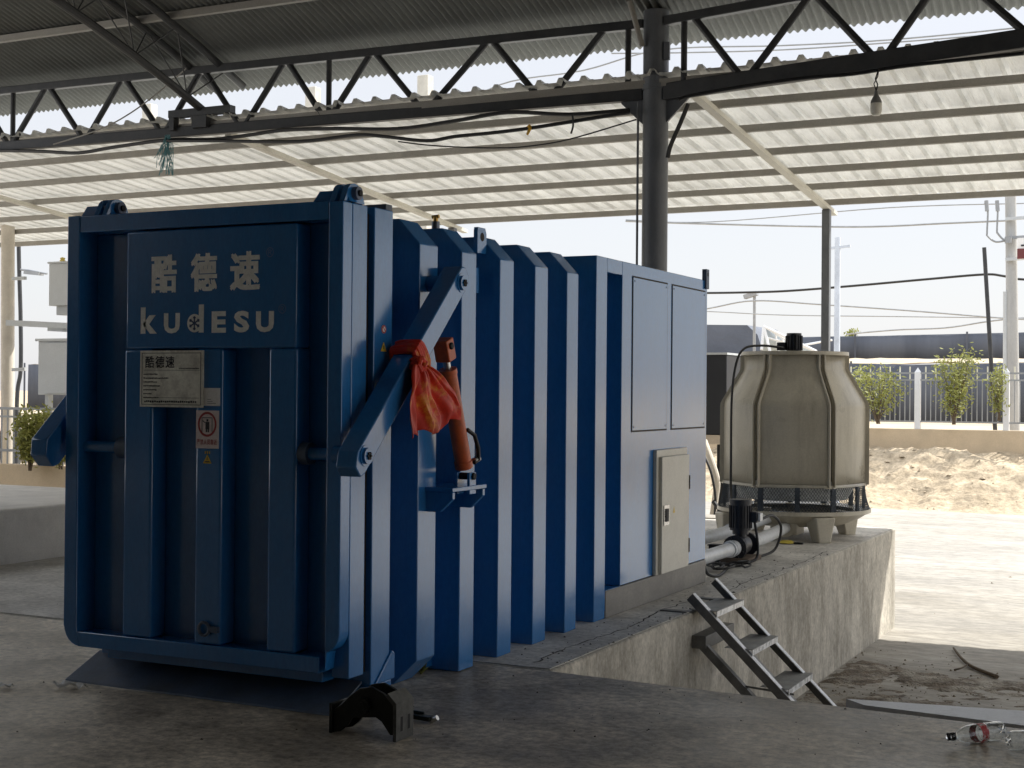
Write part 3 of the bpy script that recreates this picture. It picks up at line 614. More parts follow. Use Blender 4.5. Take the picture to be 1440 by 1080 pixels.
g = MB(); g.tube([(-4.05,10.46,.17),(-4.02,12.4,.17),(-3.98,13.2,.19),(-3.92,13.95,.24)], .056, 20)
for y in (11.6,12.9): g.cyl((-4.035,y-.06,.17),(-4.03,y+.06,.17),.066,18)
g.box(-4.12,-3.95,11.2,11.26,.003,.12); solo(g, 'water_pipe', PVC, 'second white plastic pipe lying behind the black pump', 'pipe')
def spl(pts, n=8):
    pts = [Vector(p) for p in pts]; out = []
    for i in range(len(pts)-1):
        a, b, c, d = pts[max(i-1,0)], pts[i], pts[i+1], pts[min(i+2,len(pts)-1)]
        for k in range(n):
            t = k/n; out.append(.5*((2*b)+(c-a)*t+(2*a-5*b+4*c-d)*t*t+(3*b-a-3*c+d)*t**3))
    return out+[pts[-1]]
g = MB(); yk = 13.55
g.tube(spl([TC+V(-.12,-.06,1.93), ony(1100,489,14.1), ony(1072,486,13.9), ony(1047,490,13.7), ony(1035,512,13.6), ony(1029,560,13.55), ony(1028,640,13.5), ony(1028,700,13.3), ony(1034,735,12.6), (PX-.05,PY+.05,.42)]), .012, 8)
solo(g, 'power_cable', CABLE, 'black cable hanging from the tower fan motor down to the pump', 'cable')
g = MB(); g.tube(spl([(PX+.16,PY+.06,.36),(PX+.2,PY+.3,.38),(PX+.22,PY+.5,.26),(PX+.18,PY+.45,.07),(PX+.1,PY+.2,.02)]), .012, 8)
g.tube(spl([(PX+.12,PY+.02,.34),(PX+.16,PY-.02,.15),(PX+.16,PY-.1,.03),(PX+.05,PY-.32,.016),(PX-.02,PY-.5,.016)]), .012, 8)
solo(g, 'pump_lead', CABLE, 'short black leads curving out of the pump terminal box', 'cable')
g = MB(); c0 = onz(1025,797,.02); pts = []
for k in range(60):
    a = k*.32; r_ = .13+.03*math.sin(k*.7); pts.append(c0+V(.10*math.sin(k*.11)+r_*.55*math.cos(a), .12*math.cos(k*.07)+r_*1.5*math.sin(a), .012+.016*(k%9)/9))
g.tube(pts, .009, 6); g.tube(spl([(-3.52,10.5,.2),(-3.5,10.56,.06),(-3.47,10.75,.02),c0]), .012, 8)
solo(g, 'cable_coil', CABLE, 'loose black cable coiled on the concrete behind the blue housing', 'cable')
g = MB(); q = onz(1006,790,0); g.box(q.x-.05,q.x+.05,q.y-.04,q.y+.04,.004,.14); g.box(q.x-.06,q.x+.06,q.y-.05,q.y+.05,.141,.15); solo(g, 'socket_box', GASKET, 'small black socket box at the rear corner of the blue housing', 'box', bevel=.005)
q = onz(1106,765,0); g = MB(); g.lathe([(0,.035),(.05,.034),(.075,.02),(.078,.012)], q, 18, 0); g.lathe([(.078,.012),(.08,.004),(0,.004)], q, 18, 1); g.box(q.x+.05,q.x+.16,q.y-.02,q.y+.02,.004,.02,1)
solo(g, 'float_switch', [M('yellow_plastic', (.7,.55,.08), .4), GASKET], 'small yellow and black float lying beside a tower leg', 'float')

# ------------------------------------------------------------------ step ladder at the pit
lad = thing('step_ladder', 'worn steel step ladder leaning on the platform edge', 'ladder', (-2.6,9.3,GZ))
sl = Vector((1,0,-.956)).normalized()
for Y, lab in ((8.985,None),(9.60,None)):
    a = V(-3.095,Y,.102) if Y < 9.3 else V(-3.13,Y,.135); b = a+sl*((a.z-GZ-.01)/-sl.z)
    g = MB(); g.beam(a, b, .012, .056, (0,0,1)); up = (sl.cross(V(0,-1,0))).normalized(); up = up if up.z > 0 else -up
    g.beam(a+up*.029+V(0,.02 if Y < 9.3 else -.02,0), b+up*.029+V(0,.02 if Y < 9.3 else -.02,0), .05, .006, tuple(up), 1)
    g.build('rail', [RAILM, GLINTM], lad)
for k in range(5):
    z = .02-.232*k; x = -3.13+(.135-z)/.956
    g = MB(); g.box(x-.09,x+.10,8.995,9.592,z-.004,z); g.box(x+.095,x+.10,8.995,9.592,z-.04,z-.0042,1); g.build('tread', [TREAD, GLINTM], lad)
for Y in (9.02,9.56):
    a = V(-3.03,Y,-.20); b = a+sl*((a.z-GZ)/-sl.z); g = MB(); g.beam(a, b, .05, .055); g.beam(a+V(0,0,.032), b+V(0,0,.032), .02, .004, (0,0,1), 1); g.build('back_strut', [RAILM, GLINTM], lad)
MB().box(-3.078,-2.98,8.98,9.6,-.235,-.15).build('wall_bracket', RAILM, lad, bevel=.004)
g = MB(); g.beam((-2.72,9.02,-.46),(-2.4,9.02,-.48),.012,.012); g.build('stay_bar', RAILM, lad)
for Y in (8.92,9.57): MB().box(-3.28,-3.10,Y,Y+.06,.0035,.012).build('hook_plate', RAILM, lad)

# ------------------------------------------------------------------ bits on the floor
br = thing('hinge_bracket', 'black oily iron hinge bracket standing on the floor below the door corner', 'bracket', (-3.17,5.08,0))
pz = [(467,1040),(467,1008),(480,998),(491,987),(505,977),(522,975),(538,984),(552,1000),(556,1043),(548,1043),(536,1024),(528,1018),(495,1018),(487,1030),(478,1037)]
pq = [ony(x,y,5.07) for x, y in pz]; zmin = min(p.z for p in pq)
poly = [(p.x, max(.003, p.z-zmin)) for p in pq]
for y in (5.07,5.165): MB().prism(poly, 'y', y, y+.018).build('side_plate', BLACKIRON, br, bevel=.003)
xm = max(p[0] for p in poly); xn = min(p[0] for p in poly)
g = MB(); g.prism([(xm-.004,.003),(xm+.012,.003),(xm+.012,.16),(xm-.03,.20),(xm-.04,.185),(xm-.004,.15)], 'y', 5.055, 5.195)
for y in (5.09,5.15): g.box(xm+.0122,xm+.0128,y,y+.018,.04,.10,1)
g.build('end_plate', [M('scraped_iron', (.09,.09,.085), .4, metal=.5, var=.4, scale=20), GASKET], br, bevel=.003)
MB().box(xn-.01,xn+.004,5.06,5.19,.003,.13).build('end_plate', BLACKIRON, br, bevel=.003)
cxm = (xm+xn)/2; g = MB(); g.cyl((cxm,5.05,.135),(cxm,5.2,.135),.035,18); g.cyl((cxm,5.045,.135),(cxm,5.05,.135),.018,14); g.build('pin_boss', BLACKIRON, br)
lv = thing('iron_lever', 'slim bare iron lever lying on the floor beside the black bracket', 'lever', tuple(onz(590,1008,0)))
a = onz(566,1004,.025); b = onz(608,1011,.02); g = MB(); g.beam(a, b, .05, .02); g.beam(a+V(0,.02,.012), a*.35+b*.65+V(0,.02,.014), .02, .012); g.build('lever_arm', BLACKIRON, lv, bevel=.006)
MB().cyl(b+V(-.01,0,-.012), b+V(.025,0,.008), .012, 12).build('bolt_end', CHROME, lv)
def scrap(c, sz, seed):
    rg = random.Random(seed); g = MB(); n = 7; vs = []
    for j in range(n):
        for i in range(n):
            u, v = i/(n-1)-.5, j/(n-1)-.5
            vs.append(c+V(u*sz*1.5+.2*sz*v, v*sz*.55*(1+.6*math.sin(u*6+seed)), .006+sz*.22*abs(mn.noise(Vector((u*4+seed, v*4, seed))))+sz*.1*(1+math.sin(u*9+v*7+seed))))
    g.add(vs, [(j*n+i,j*n+i+1,(j+1)*n+i+1,(j+1)*n+i) for j in range(n-1) for i in range(n-1)]); return g
solo(scrap(onz(100,968,0), .105, 3), 'paper_scrap', PAPER, 'crumpled white paper scrap by the left end of the ramp plate', 'litter', recalc=False, smooth=False)
solo(scrap(onz(3,968,0), .08, 8), 'paper_scrap', PAPER, 'white litter scrap on the floor at the far left of the photo', 'litter', recalc=False, smooth=False)
def bottle(c, ang, label, lab=True, sc=1.0):
    t = thing('plastic_bottle', label, 'bottle', tuple(c), 'clear plastic bottles lying on the floor')
    prof = [(0,0),(.024,0),(.031,.006),(.033,.02),(.033,.075),(.031,.08),(.033,.085),(.033,.13),(.030,.16),(.018,.195),(.0125,.205),(.0125,.225)]
    prof = [(r_*sc, z*sc) for r_, z in prof]; ax = V(math.cos(ang), math.sin(ang), .0); n = V(-ax.y, ax.x, 0); k = 24; o = c+V(0,0,.034*sc)
    def L(pr, m=0):
        g = MB(); vs = [o+ax*z+n*(r_*math.cos(2*math.pi*j/k))+V(0,0,r_*math.sin(2*math.pi*j/k)) for r_, z in pr for j in range(k)]
        g.add(vs, [(i*k+j,i*k+(j+1)%k,(i+1)*k+(j+1)%k,(i+1)*k+j) for i in range(len(pr)-1) for j in range(k)]); return g
    b = L(prof).build('bottle_body', PET, t); m = b.modifiers.new('thick', 'SOLIDIFY'); m.thickness = .0012
    L([(0,.238*sc),(.0145*sc,.238*sc),(.0145*sc,.215*sc),(.0125*sc,.215*sc)]).build('cap', PET, t)
    if lab: L([(.0336*sc,.088*sc),(.0336*sc,.118*sc)]).build('paper_label', M('red_label', (.5,.04,.04), .5, dirt=(.75,.74,.72), damt=.9, dscale=30, dlo=.5, dhi=.55), t)
e0 = onz(1409,1041,0); e1 = onz(1362,1047,0); bottle(e0, math.atan2(e1.y-e0.y, e1.x-e0.x), 'clear crushed plastic bottle with red label on the floor by the pale strip', True, 1.22)
e0 = onz(1418,1056,0); bottle(e0, R(35), 'clear plastic bottle without label, cut by the right picture edge', False, 1.22)

# ------------------------------------------------------------------ things hung under the girder
def wire(name, pxs, Y, r, label, mat=CABLE, n=6, group=None):
    g = MB(); g.tube(spl([ony(x, y, Y) for x, y in pxs], 6), r, n); return solo(g, name, mat, label, 'cable', group)
wire('power_cable', [(-200,238),(-60,214),(0,212),(60,213),(110,215),(160,207),(235,197),(300,196),(350,190),(400,183),(470,181),(560,181),(640,170),(715,158),(800,161),(885,155)], 12.5, .02, 'thick black cable bundle sagging under the left girder')
wire('power_cable', [(235,198),(300,198),(420,199),(500,190),(540,192),(600,198),(640,192),(700,186),(760,178),(885,158)], 12.42, .018, 'black cable crossing below the bundle towards the round column')
wire('power_cable', [(560,199),(600,204),(650,207),(700,208),(740,206),(800,196),(895,168)], 12.45, .007, 'thin black wire looping lowest below the left girder')
wire('power_cable', [(955,140),(975,134),(1050,121),(1130,110),(1200,104),(1280,92),(1440,75)], 12.1, .016, 'black cable strapped beneath the right girder')
wire('power_cable', [(968,146),(956,175),(943,205),(939,222)], 12.5, .022, 'thick dark hose slanting from the girder back to the column')
wire('tie_wire', [(75,203),(140,182),(185,158),(230,124),(262,96)], 12.4, .008, 'pale stay wire slanting across the left girder', PURLM)
g = MB(); rr = random.Random(5)
for k in range(46):
    p = ony(236+rr.uniform(-4,4), 192+rr.uniform(-3,6), 12.45); q = ony(222+rr.uniform(-6,22), 222+rr.uniform(-6,26), 12.45+rr.uniform(-.1,.1)); m_ = (p+q)/2+V(rr.uniform(-.05,.05),0,rr.uniform(-.02,.03)); g.tube([p,m_,q], .0028, 4)
solo(g, 'rope_tuft', M('teal_rope', (.12,.28,.30), .8), 'frayed teal rope ends dangling from the left girder', 'rope')
g = MB(); a = ony(743,176,12.4); vs = [a+V(.02*math.sin(i),0.01*math.sin(i*2),-.022*i) for i in range(5)]; g.tube(vs, .02, 6, r1=.012); solo(g, 'yellow_tape', M('amber_tape', (.75,.42,.04), .5), 'scrap of amber tape hanging on the cable', 'tape')
wire('tie_wire', [(805,161),(806,176),(803,188)], 12.4, .01, 'short black cable end hanging below the left girder')
lb = thing('light_bulb', 'unlit bulb hanging on a short wire under the right girder', 'light bulb', tuple(ony(1232,145,12.0)))
q = ony(1232,163,12.0)
g = MB(); g.lathe([(0,0),(.03,.004),(.044,.02),(.048,.05),(.048,.10),(.046,.105)], q, 24); g.build('bulb_globe', M('frosted_bulb', (.72,.70,.62), .4, var=.03), lb)
g = MB(); g.lathe([(.047,.105),(.044,.125),(.03,.155),(.018,.175),(.014,.21),(0,.212)], q, 24); g.build('bulb_cap', M('bulb_cap_grey', (.2,.2,.19), .5), lb)
g = MB(); g.tube([q+V(0,0,.21), q+V(.012,0,.26), q+V(-.008,0,.31), q+V(.0,.1,.42)], .006, 6); g.tube([q+V(0,0,.21), q+V(-.02,0,.27), q+V(.012,0,.33), q+V(.0,.1,.42)], .005, 6); g.build('bulb_wire', CABLE, lb)

# ------------------------------------------------------------------ beyond the yard
g = MB(); g.box(-26,0,35.98,36.18,-.35,.62); solo(g, 'low_wall', TANWALL, 'low tan rendered wall under the railing beyond the dirt bank', 'wall', bevel=.02)
fn = thing('railing_fence', 'grey bar railing with white posts and pale spear tips on the tan wall', 'fence', (-6.54,36.08,.62))
px0 = [-6.54+2.09*k for k in range(-9, 4)]
for i, X in enumerate(px0):
    g = MB(); g.box(X-.07,X+.07,36.02,36.14,.55,2.02); g.add([(X-.07,36.02,2.02),(X+.07,36.02,2.02),(X+.07,36.14,2.02),(X-.07,36.14,2.02),(X,36.08,2.14)], [(0,1,4),(1,2,4),(2,3,4),(3,0,4)]); g.build('fence_post', FENCEW, fn)
    if i+1 < len(px0):
        g = MB()
        for z in (.80,1.83,2.0): g.box(X+.071,X+2.019,36.06,36.1,z-.02,z+.02)
        for k in range(15):
            x = X+.19+k*.122; g.box(x-.011,x+.011,36.07,36.09,.82,1.81)
            if k % 2 == 0: g.box(x-.014,x+.014,36.068,36.092,1.85,2.16, 1)
        g.build('bar_panel', [FENCEM, M('pale_spear', (.72,.70,.55), .6) if i == 0 else bpy.data.materials['pale_spear']], fn)
def netwall(name, Y, x0, x1, z0, tops, label):
    g = MB(); n = 60; vs = []
    for i in range(n+1):
        x = x0+(x1-x0)*i/n; y = Y+.35*mn.noise(Vector((x*.3,Y,0))); zt = tops(x)
        vs += [(x,y,z0),(x,y+.04*mn.noise(Vector((x,Y,5))),(z0+zt)/2),(x,y+.03,zt)]
    g.add(vs, [(3*i+k,3*i+3+k,3*i+4+k,3*i+1+k) for i in range(n) for k in (0,1)]); b = len(g.v)
    for i in range(0, n+1, 5):
        x = x0+(x1-x0)*i/n; g.cyl((x,Y-.3,z0),(x,Y-.3,tops(x)+.1),.06,6)
    o = solo(g, name, NETM, label, 'net screen', recalc=False); o.modifiers.new('thick','SOLIDIFY').thickness = .04
    return o
netwall('net_screen', 70, -70, -5, .15, lambda x: 2.98+.12*fb(x,0,.2), 'lower long dark net screen behind the railing')
netwall('net_screen', 82, -80, -6, 3.5, lambda x: 4.85+.010*(x+15)+.10*fb(x,3,.15), 'upper long dark net screen along the crest of the sand')
g = MB(); a = ony(930,460,78); b = ony(1058,460,78); c = ony(1078,490,78)
g.prism([(a.x,3.2),(c.x,3.2),(b.x+.3,a.z-.5),(b.x-.3,a.z+.05),(a.x+2,a.z+.12),(a.x,a.z-.1)], 'y', 78, 84)
solo(g, 'tarpaulin_stack', M('blue_grey_tarpaulin', (.11,.125,.16), .8, var=.15, scale=.4, bump=.4, bscale=1.5, bdist=.2), 'blue grey tarpaulin covered stack rising behind the cooling tower', 'stack')
tf = thing('tent_frame', 'white tubular tent frame with clear sheeting beside the tarpaulin stack', 'tent', tuple(ony(1100,500,76)))
g = MB(); ap = ony(1074,459,76)
for x, y in ((1071,492),(1083,495),(1148,494)): g.cyl(ap, ony(x,y,75.6), .09, 6)
for p_, q_ in (((1090,468),(1096,495)),((1100,475),(1106,495)),((1074,459),(1105,478)),((1078,475),(1100,480)),((1105,478),(1150,495)),((1120,487),(1170,478))): g.cyl(ony(*p_,76.2), ony(*q_,76.0), .06, 6)
g.build('tube_frame', FENCEW, tf)
g = MB(); g.add([ap+V(0,.3,0), ony(1104,477,77), ony(1106,497,77), ony(1072,497,77)], [(0,1,2,3)]); g.add([ony(1104,477,77), ony(1148,495,77), ony(1106,497,77)], [(0,1,2)]); o = g.build('sheeting', M('hazy_sheet', (.42,.47,.5), .5, var=.15, scale=.8), tf); o.modifiers.new('thick','SOLIDIFY').thickness = .03
# dark machine standing behind the blue housing
mc = thing('parked_machine', 'dark backed machine on a tan frame between the blue housing and the tower', 'machine', tuple(onz(1006,712,GZ)))
Ym = 19.0; a = ony(985,496,Ym); b = ony(1022,496,Ym); c = ony(1022,612,Ym); d = ony(1022,690,Ym)
MB().box(a.x-.8,b.x,Ym,Ym+1.2,c.z,a.z-.03).build('dark_panel', M('charcoal_panel', (.02,.021,.025), .5, var=.2), mc, bevel=.01)
MB().box(a.x-.8,b.x+.01,Ym-.01,Ym+1.21,a.z-.029,a.z).build('cover_rim', EQUIP, mc)
MB().box(a.x-.8,b.x+.02,Ym-.03,Ym+1.2,c.z-.13,c.z-.002).build('tan_frame', M('tan_steel', (.5,.42,.33), .6), mc)
MB().box(b.x-.17,b.x+.0,Ym+.1,Ym+1.1,GZ+.1,c.z-.131).build('dark_void_box', GASKET, mc, bevel=.02)  # black box standing in for the dark void below the tan frame
g = MB(); g.tube(spl([ony(990,620,18.6), ony(999,645,18.5), ony(1008,675,18.45), ony(1006,700,18.5), ony(1000,740,18.6)]), .045, 10); g.build('pale_duct', M('pale_duct', (.62,.56,.47), .7), mc)
g = MB(); g.tube(spl([ony(990,640,18.4), ony(1000,665,18.35), ony(1006,700,18.35), ony(1004,735,18.5)]), .018, 8); g.tube(spl([ony(1003,705,18.35), ony(1014,718,18.3), ony(1024,722,18.3)]), .03, 8); g.build('hose', CABLE, mc)
g = MB(); a = ony(980,727,17.3); b = ony(1031,727,17.3); g.box(a.x-1,b.x,17.3,17.75,GZ,a.z); solo(g, 'concrete_block', YARDM, 'sunlit low concrete block behind the white pipes', 'block', bevel=.01)

# shrubs -----------------------------------------------------------------
def shrub(base, h, wd, n, label, seed, lsz=.055, group='shrubs along the fences'):
    rg = random.Random(seed); t = thing('shrub', label, 'shrub', tuple(base), group)
    g = MB(); tips = []
    for k in range(9):
        a = rg.uniform(0, 2*math.pi); r_ = wd*.5*rg.uniform(.2,.9); e = base+V(r_*math.cos(a), r_*.7*math.sin(a), h*rg.uniform(.6,1)); m_ = base+(e-base)*.5+V(0,0,.05*h); g.tube([base+V(rg.uniform(-.04,.04),0,0), m_, e], .012*h, 5, r1=.003); tips += [base+(e-base)*q for q in (.35,.5,.65,.8,.92,1)]
    g.build('stems', BARK, t)
    g = MB()
    for k in range(int(n*1.7)):
        c = rg.choice(tips)+V(rg.gauss(0,wd*.11), rg.gauss(0,wd*.09), rg.gauss(0,h*.07))
        d = V(rg.gauss(0,1),rg.gauss(0,1),rg.gauss(.3,.8)).normalized(); e = d.orthogonal().normalized(); s_ = lsz*rg.uniform(.6,1.3)
        g.add([c-d*s_, c+e*s_*.35, c+d*s_, c-e*s_*.35], [(0,1,2,3)])
    g.build('foliage', LEAF, t, recalc=False, smooth=False); return t
shrub(ony(1342,597,35.7), 1.75, 1.25, 900, 'yellow green shrub before the railing, fullest of the shrubs', 1)
shrub(ony(1235,596,35.7), 1.5, 1.3, 650, 'yellow green shrub half hidden by the tower right side', 2)
shrub(ony(1405,592,35.7), 1.25, .7, 300, 'thin dark shrub against the utility pole foot', 3)
shrub(ony(1197,484,84), .9, 1.0, 160, 'distant small tree top over the upper net screen', 4, .1)

# poles and wires ------------------------------------------------------
def at_top(x, y, Y): return ony(x, y, Y)
up = thing('utility_pole', 'thick concrete utility pole at the right edge with insulator leads and sign', 'utility pole', tuple(ony(1425,600,38.5)))
b = ony(1426,600,38.5); a = ony(1421,262,38.5); g = MB(); g.cyl(V(b.x,38.5,0), a, .16, 20, r1=.135); g.build('pole_shaft', POLEM, up)
g = MB(); q = ony(1415,450,38.5); g.cyl(V(q.x,38.45,.3), ony(1414,410,38.45), .06, 10); g.build('conduit', EQUIP, up)
for yy in (365,308,335): 
    g = MB(); p_ = ony(1414,yy,38.3); q_ = ony(1475,yy-4,38.3); g.beam(p_, q_, .08, .08); g.build('cross_arm', EQUIP if yy != 335 else FENCEM, up)
g = MB(); p_ = ony(1431,335,38.2); q_ = ony(1475,363,38.2); g.box(p_.x,q_.x,38.15,38.2,q_.z,p_.z,0); g.box(p_.x,q_.x,38.13,38.149,q_.z,q_.z+.26,1)
for i in range(5): g.box(p_.x+.09+i*.12,p_.x+.17+i*.12,38.13,38.149,q_.z+.32,q_.z+.36+.05*(i%2),2)
g.build('sign_board', [PAPER, M('sign_red', (.16,.04,.04), .5), INK], up)
g = MB()
for pts in ([(1385,285),(1389,296),(1388,326),(1389,332),(1400,340),(1416,338)], [(1401,285),(1403,296),(1402,324),(1403,328),(1410,336),(1416,337)]): g.tube(spl([ony(x,y,38.2) for x,y in pts]), .025, 6)
for x, y in ((1387,290),(1402,290)): g.cyl(ony(x,y-8,38.2), ony(x+1,y+7,38.2), .05, 8)
g.cyl(ony(1418,333,38.2), ony(1418,342,38.2), .09, 8); g.build('insulator_lead', FENCEM, up)
g = MB(); b = ony(1402,548,37.5); g.cyl(V(b.x,37.5,0.0), ony(1384,348,37.5), .055, 10, r1=.05); solo(g, 'leaning_pole', DARKSTEEL, 'thin dark pole leaning left of the utility pole', 'pole')
g = MB(); b = ony(1177,500,30); a = ony(1178,334,30); g.cyl(V(b.x,30,GZ), a, .07, 14, r1=.06); g.beam(ony(1168,349,30), ony(1196,346,30), .05, .05); solo(g, 'pale_pole', WHITEPOLE, 'slim pale blue pole with a short cross arm behind the canopy post', 'pole')
fp = thing('lamp_post', 'thin post with a small floodlight above the tarpaulin stack', 'lamp post', tuple(ony(1062,470,74)))
g = MB(); b = ony(1061,470,74); g.cyl(V(b.x,74,0.2), ony(1061,415,74), .08, 8); g.build('post_shaft', FENCEM, fp); g = MB(); p_ = ony(1056,415,74); g.beam(p_+V(-.35,0,-.1), p_+V(.35,0,.1), .4, .22); g.build('floodlight', FENCEM, fp)
GW = 'overhead wires across the sky'
wire('overhead_wire', [(900,412),(995,412),(1056,411),(1110,409),(1200,402),(1300,393),(1383,386),(1410,388),(1440,393),(1520,392)], 46, .038, 'thickest bundled overhead cable dipping behind the canopy post', group=GW)
wire('overhead_wire', [(900,450),(995,434),(1060,423),(1150,428),(1280,437),(1420,448),(1520,452)], 46, .025, 'thin overhead wire just under the bundled cable', FENCEM, group=GW)
wire('overhead_wire', [(900,436),(995,438),(1100,443),(1250,445),(1420,447),(1500,447)], 47, .018, 'faint overhead wire sagging nearest above the net screen', FENCEM, group=GW)
wire('overhead_wire', [(1190,470),(1260,464),(1330,461),(1390,452),(1440,447),(1500,445)], 47, .025, 'overhead wire rising to the right over the upper net screen', FENCEM, group=GW)
wire('overhead_wire', [(880,311),(1000,315),(1200,319),(1330,314),(1420,310)], 44, .03, 'lower of the two overhead wires close under the canopy eave', FENCEM, group=GW)
wire('overhead_wire', [(880,309),(1000,312),(1250,292),(1440,286)], 44, .018, 'upper of the two overhead wires close under the canopy eave', FENCEM, group=GW)
wire('overhead_wire', [(600,180),(700,120),(820,99),(930,70),(1100,64),(1250,56),(1440,38),(1520,28)], 30, .018, 'overhead wire seen between shed eave and canopy', FENCEM, group=GW)
wire('overhead_wire', [(860,75),(960,74),(1100,70),(1250,60),(1440,45),(1520,38)], 31, .018, 'second overhead wire seen just above the canopy edge', FENCEM, group=GW)
for x, lab in ((206,'pale concrete post beyond the canopy, leftmost of three'),(436,'pale concrete post beyond the canopy, middle of three'),(594,'pale concrete post beyond the canopy, nearest the round column')):
    g = MB(); p_ = ony(x,120,24); g.box(p_.x-.12,p_.x+.12,24,24.22,GZ,7.6); solo(g, 'concrete_post', M('pale_concrete_post', (.6,.57,.5), .8) if x == 206 else bpy.data.materials['pale_concrete_post'], lab, 'post', 'pale posts beyond the canopy', bevel=.01)

# left gap: transformer frame, cabinet, fence, shrub ----------------------
YL_ = 17.0
tr = thing('transformer_frame', 'concrete pole and beam carrying a grey transformer left of the door', 'transformer', tuple(ony(12,668,YL_)))
g = MB(); b = ony(11,675,YL_); g.cyl(V(b.x,YL_,-1.0), V(ony(11,300,YL_).x,YL_,4.6), .105, 20); g.build('pole_shaft', M('pale_pole', (.62,.57,.49), .8), tr)
g = MB(); a = ony(12,454,YL_-.2); b = ony(175,462,YL_-.2); g.beam(a, b, .12, .09); g.beam(ony(70,463,YL_-.15), ony(92,464,YL_-.15), .1, .06); g.build('cross_beam', EQUIP, tr)
g = MB(); a = ony(69,371,YL_-.3); b = ony(150,428,YL_-.3); g.box(a.x,b.x,YL_-.3,YL_+.4,b.z,a.z); g.box(a.x-.02,b.x,YL_-.32,YL_+.42,a.z+.001,a.z+.03); 
for k in range(6): g.box(a.x-.05,a.x-.001,YL_-.2+k*.1,YL_-.15+k*.1,b.z+.05,a.z-.05)
g.box(a.x+.06,b.x,YL_-.2,YL_+.3,b.z-.14,b.z-.001); g.build('transformer_tank', EQUIP, tr, bevel=.008)
g = MB(); q = ony(88,372,YL_); g.lathe([(.03,0),(.05,.02),(.03,.04),(.05,.06),(.03,.08),(.045,.1),(0,.12)], q, 14, 0); g.build('insulator', M('amber_insulator', (.7,.55,.15), .4), tr)
g = MB()
for y in (392,520): g.beam(ony(18,y,YL_-.1), ony(36,y-1,YL_-.1), .05, .05)
g.build('step_bracket', EQUIP, tr)
ec = thing('electrical_cabinet', 'pale grey outdoor electrical cabinet beside the left edge of the blue door', 'cabinet', tuple(ony(75,600,16.6)))
a = ony(54,480,16.6); b = ony(150,556,16.6); g = MB(); g.box(a.x,b.x,16.6,17.1,b.z,a.z); g.build('cabinet_body', EQUIP, ec, bevel=.008)
MB().box(a.x-.03,b.x,16.56,17.13,a.z+.001,a.z+.04).build('cabinet_roof', EQUIP, ec)
p_ = ony(66,484,16.6); MB().box(p_.x,b.x,16.575,16.598,b.z+.02,a.z-.03).build('cabinet_door', EQUIP, ec, bevel=.004)
g = MB(); g.box(a.x+.05,a.x+.12,16.7,16.8,-1.1,b.z-.001); g.box(b.x-.12,b.x-.05,16.7,16.8,-1.1,b.z-.001); g.build('cabinet_leg', EQUIP, ec)
fl_ = thing('railing_fence', 'grey bar railing on a tan kerb left of the blue door', 'fence', tuple(ony(40,655,16)))
q = ony(50,655,16); g = MB(); g.box(-24,-11.5,16.15,16.3,-1.1,q.z); g.build('kerb_wall', TANWALL, fl_, bevel=.01)
z1 = ony(30,575,16).z; z0 = ony(30,635,16).z; g = MB(); g.box(-24,-11.5,16.2,16.24,z1-.02,z1+.02); g.box(-24,-11.5,16.2,16.24,z1-.14,z1-.11); g.box(-24,-11.5,16.2,16.24,z0-.02,z0+.02)
for k in range(100): g.box(-24+k*.125-.009,-24+k*.125+.009,16.21,16.23,q.z,z1-.021)
g.build('bar_panel', FENCEM, fl_)
shrub(ony(42,662,15.9), .92, .74, 1300, 'yellow green conifer like shrub left of the blue door', 6, .04)
shrub(ony(85,660,15.7), .5, .5, 300, 'low yellow shrub tucked against the blue door edge', 9, .04)
ls = thing('street_lamp', 'grey street lamp on a dark curved pole seen left of the door', 'street lamp', tuple(ony(28,600,26)))
g = MB(); g.tube(spl([V(ony(24,560,26).x,26,-1), ony(24,560,26), ony(29,520,26), ony(29,450,26), ony(27,380,26), ony(26,330,26)]), .05, 10); g.build('lamp_pole', DARKSTEEL, ls)
g = MB(); g.tube([ony(27,379,26), ony(40,380,26), ony(66,385,26)], .025, 8); g.beam(ony(37,383,26), ony(58,385,26), .18, .09); g.build('lamp_head', FENCEM, ls)
# grit, clods, cracks and a weed ------------------------------------------
def grit(name, label, mat, spots, seed):
    rg = random.Random(seed); g = MB()
    for n_, fx, smin, smax in spots:
        for k in range(n_):
            c = fx(rg); s_ = smin*(smax/smin)**(rg.random()**2)
            vs = [c+V(s_*rg.uniform(.6,1.2)*math.cos(a), s_*rg.uniform(.6,1.2)*math.sin(a), -.1*s_) for a in (0,1.3,2.5,3.8,5.1)] + [c+V(rg.uniform(-.3,.3)*s_, rg.uniform(-.3,.3)*s_, s_*rg.uniform(.4,.9))]
            g.add(vs, [(0,1,5),(1,2,5),(2,3,5),(3,4,5),(4,0,5)])
    o = g.build(name, mat, recalc=False, smooth=False); o['kind'] = 'stuff'; o['label'] = label; o['category'] = 'grit'; return o
U = lambda r, a, b: r.uniform(a, b)
grit('floor_grit', 'dark grit and crumbs scattered over the concrete floor and platform', M('dark_grit', (.10,.09,.075), .9, var=.5, scale=30), [
    (220, lambda r: V(U(r,-6,0), 6.6-2.2*r.random()**1.5, .001), .002, .008), (260, lambda r: V(-3.1-.36*r.random()**2, U(r,6.85,13), .004), .003, .012),
    (90, lambda r: V(U(r,-8.6,-5.3), U(r,6,10.5), .001), .003, .01)], 11)
grit('yard_grit', 'stones and soil crumbs on the ground of the yard', M('brown_grit', (.22,.18,.13), .95, var=.5, scale=20), [
    (900, lambda r: V(-3.05+4.5*r.random()**1.6, 12.3+r.gauss(0,1.0), GZ+.004), .004, .018), (60, lambda r: V(U(r,-3,4), U(r,15,31), GZ+.003), .008, .03)], 12)
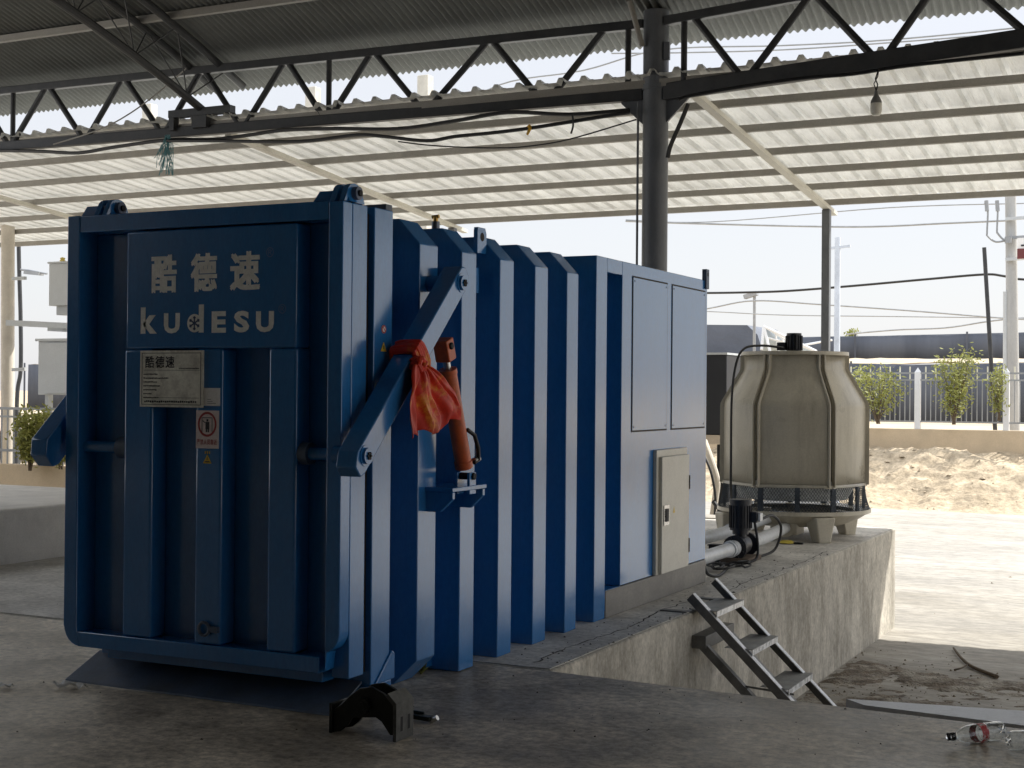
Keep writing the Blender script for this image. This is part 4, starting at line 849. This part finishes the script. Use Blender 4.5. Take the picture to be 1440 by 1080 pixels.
grit('bank_clods', 'clods and stones on the dirt bank', DIRTM, [(420, lambda r: (lambda x, y: V(x, y, GZ+h2(x, y)))(U(r,-12,1), U(r,31.3,35.8)), .015, .09)], 13)
g = MB(); g.tube(spl([onz(1341,914,GZ)+V(0,0,.02), onz(1352,929,GZ)+V(0,0,.025), onz(1368,941,GZ)+V(0,0,.02), onz(1402,955,GZ)+V(0,0,.02)]), .010, 7, r1=.019); g.tube(spl([onz(1362,937,GZ)+V(0,0,.02), onz(1352,944,GZ)+V(0,0,.03), onz(1342,945,GZ)+V(0,0,.02)]), .008, 6)
solo(g, 'fallen_branch', BARK, 'dark fallen branch lying on the shaded soil of the pit', 'branch')
def crack(name, pts, wd, mat):
    rg = random.Random(len(pts)); g = MB(); pts = spl([Vector(p) for p in pts], 10); b = 0; vs = []
    for i, p in enumerate(pts):
        j = V(rg.gauss(0,.008), rg.gauss(0,.012), 0); w_ = wd*rg.uniform(.3,1.2); vs += [p+j-V(w_,0,0), p+j+V(w_,0,0)]
    g.add(vs, [(2*i,2*i+1,2*i+3,2*i+2) for i in range(len(pts)-1)]); struct(g.build(name, mat, recalc=False))
CRK = M('crack_dirt', (.05,.045,.04), .95)
crack('crack', [(-3.24,6.9,.0045),(-3.27,7.5,.0045),(-3.22,8.2,.0045),(-3.28,8.9,.0045),(-3.25,9.7,.0045)], .006, CRK)
crack('crack', [(-3.17,9.9,.0045),(-3.2,10.8,.0045),(-3.15,11.9,.0045),(-3.18,13.1,.0045)], .005, CRK)
q = onz(592,948,0); g = MB(); rg = random.Random(4)
for k in range(26):
    a = rg.uniform(0,6.28); L_ = rg.uniform(.03,.07); d = V(math.cos(a)*.6, math.sin(a)*.6, 1).normalized(); e = V(-math.sin(a), math.cos(a), 0)
    g.add([q+e*.004, q-e*.004, q+d*L_*.6-e*.007+V(0,0,.002), q+d*L_+V(math.cos(a)*.015,math.sin(a)*.015,-.005), q+d*L_*.6+e*.007], [(0,1,2,3,4)])
solo(g, 'weed', LEAF, 'tiny weed growing from the floor joint under the second blue rib', 'weed', recalc=False, smooth=False)
# unseen shed walls around the camera; side ones added to darken the door front
WM = M('dull_brick_wall', (.11,.105,.10), .9)
g = MB(); g.box(-15.2,8,-6.3,-6.0,0,7.5); solo(g, 'unseen_shed_wall', WM, 'dull wall closing the shed behind the viewer', 'wall')
g = MB(); g.box(-15.2,-15,-5.99,-.5,.451,6.2); solo(g, 'unseen_shed_wall', WM, 'unseen dull wall added left of the viewer to block light', 'wall')
g = MB(); g.box(7.8,8,-5.99,1.5,0,6.2); solo(g, 'unseen_shed_wall', WM, 'unseen dull wall added right of the viewer to block light', 'wall')
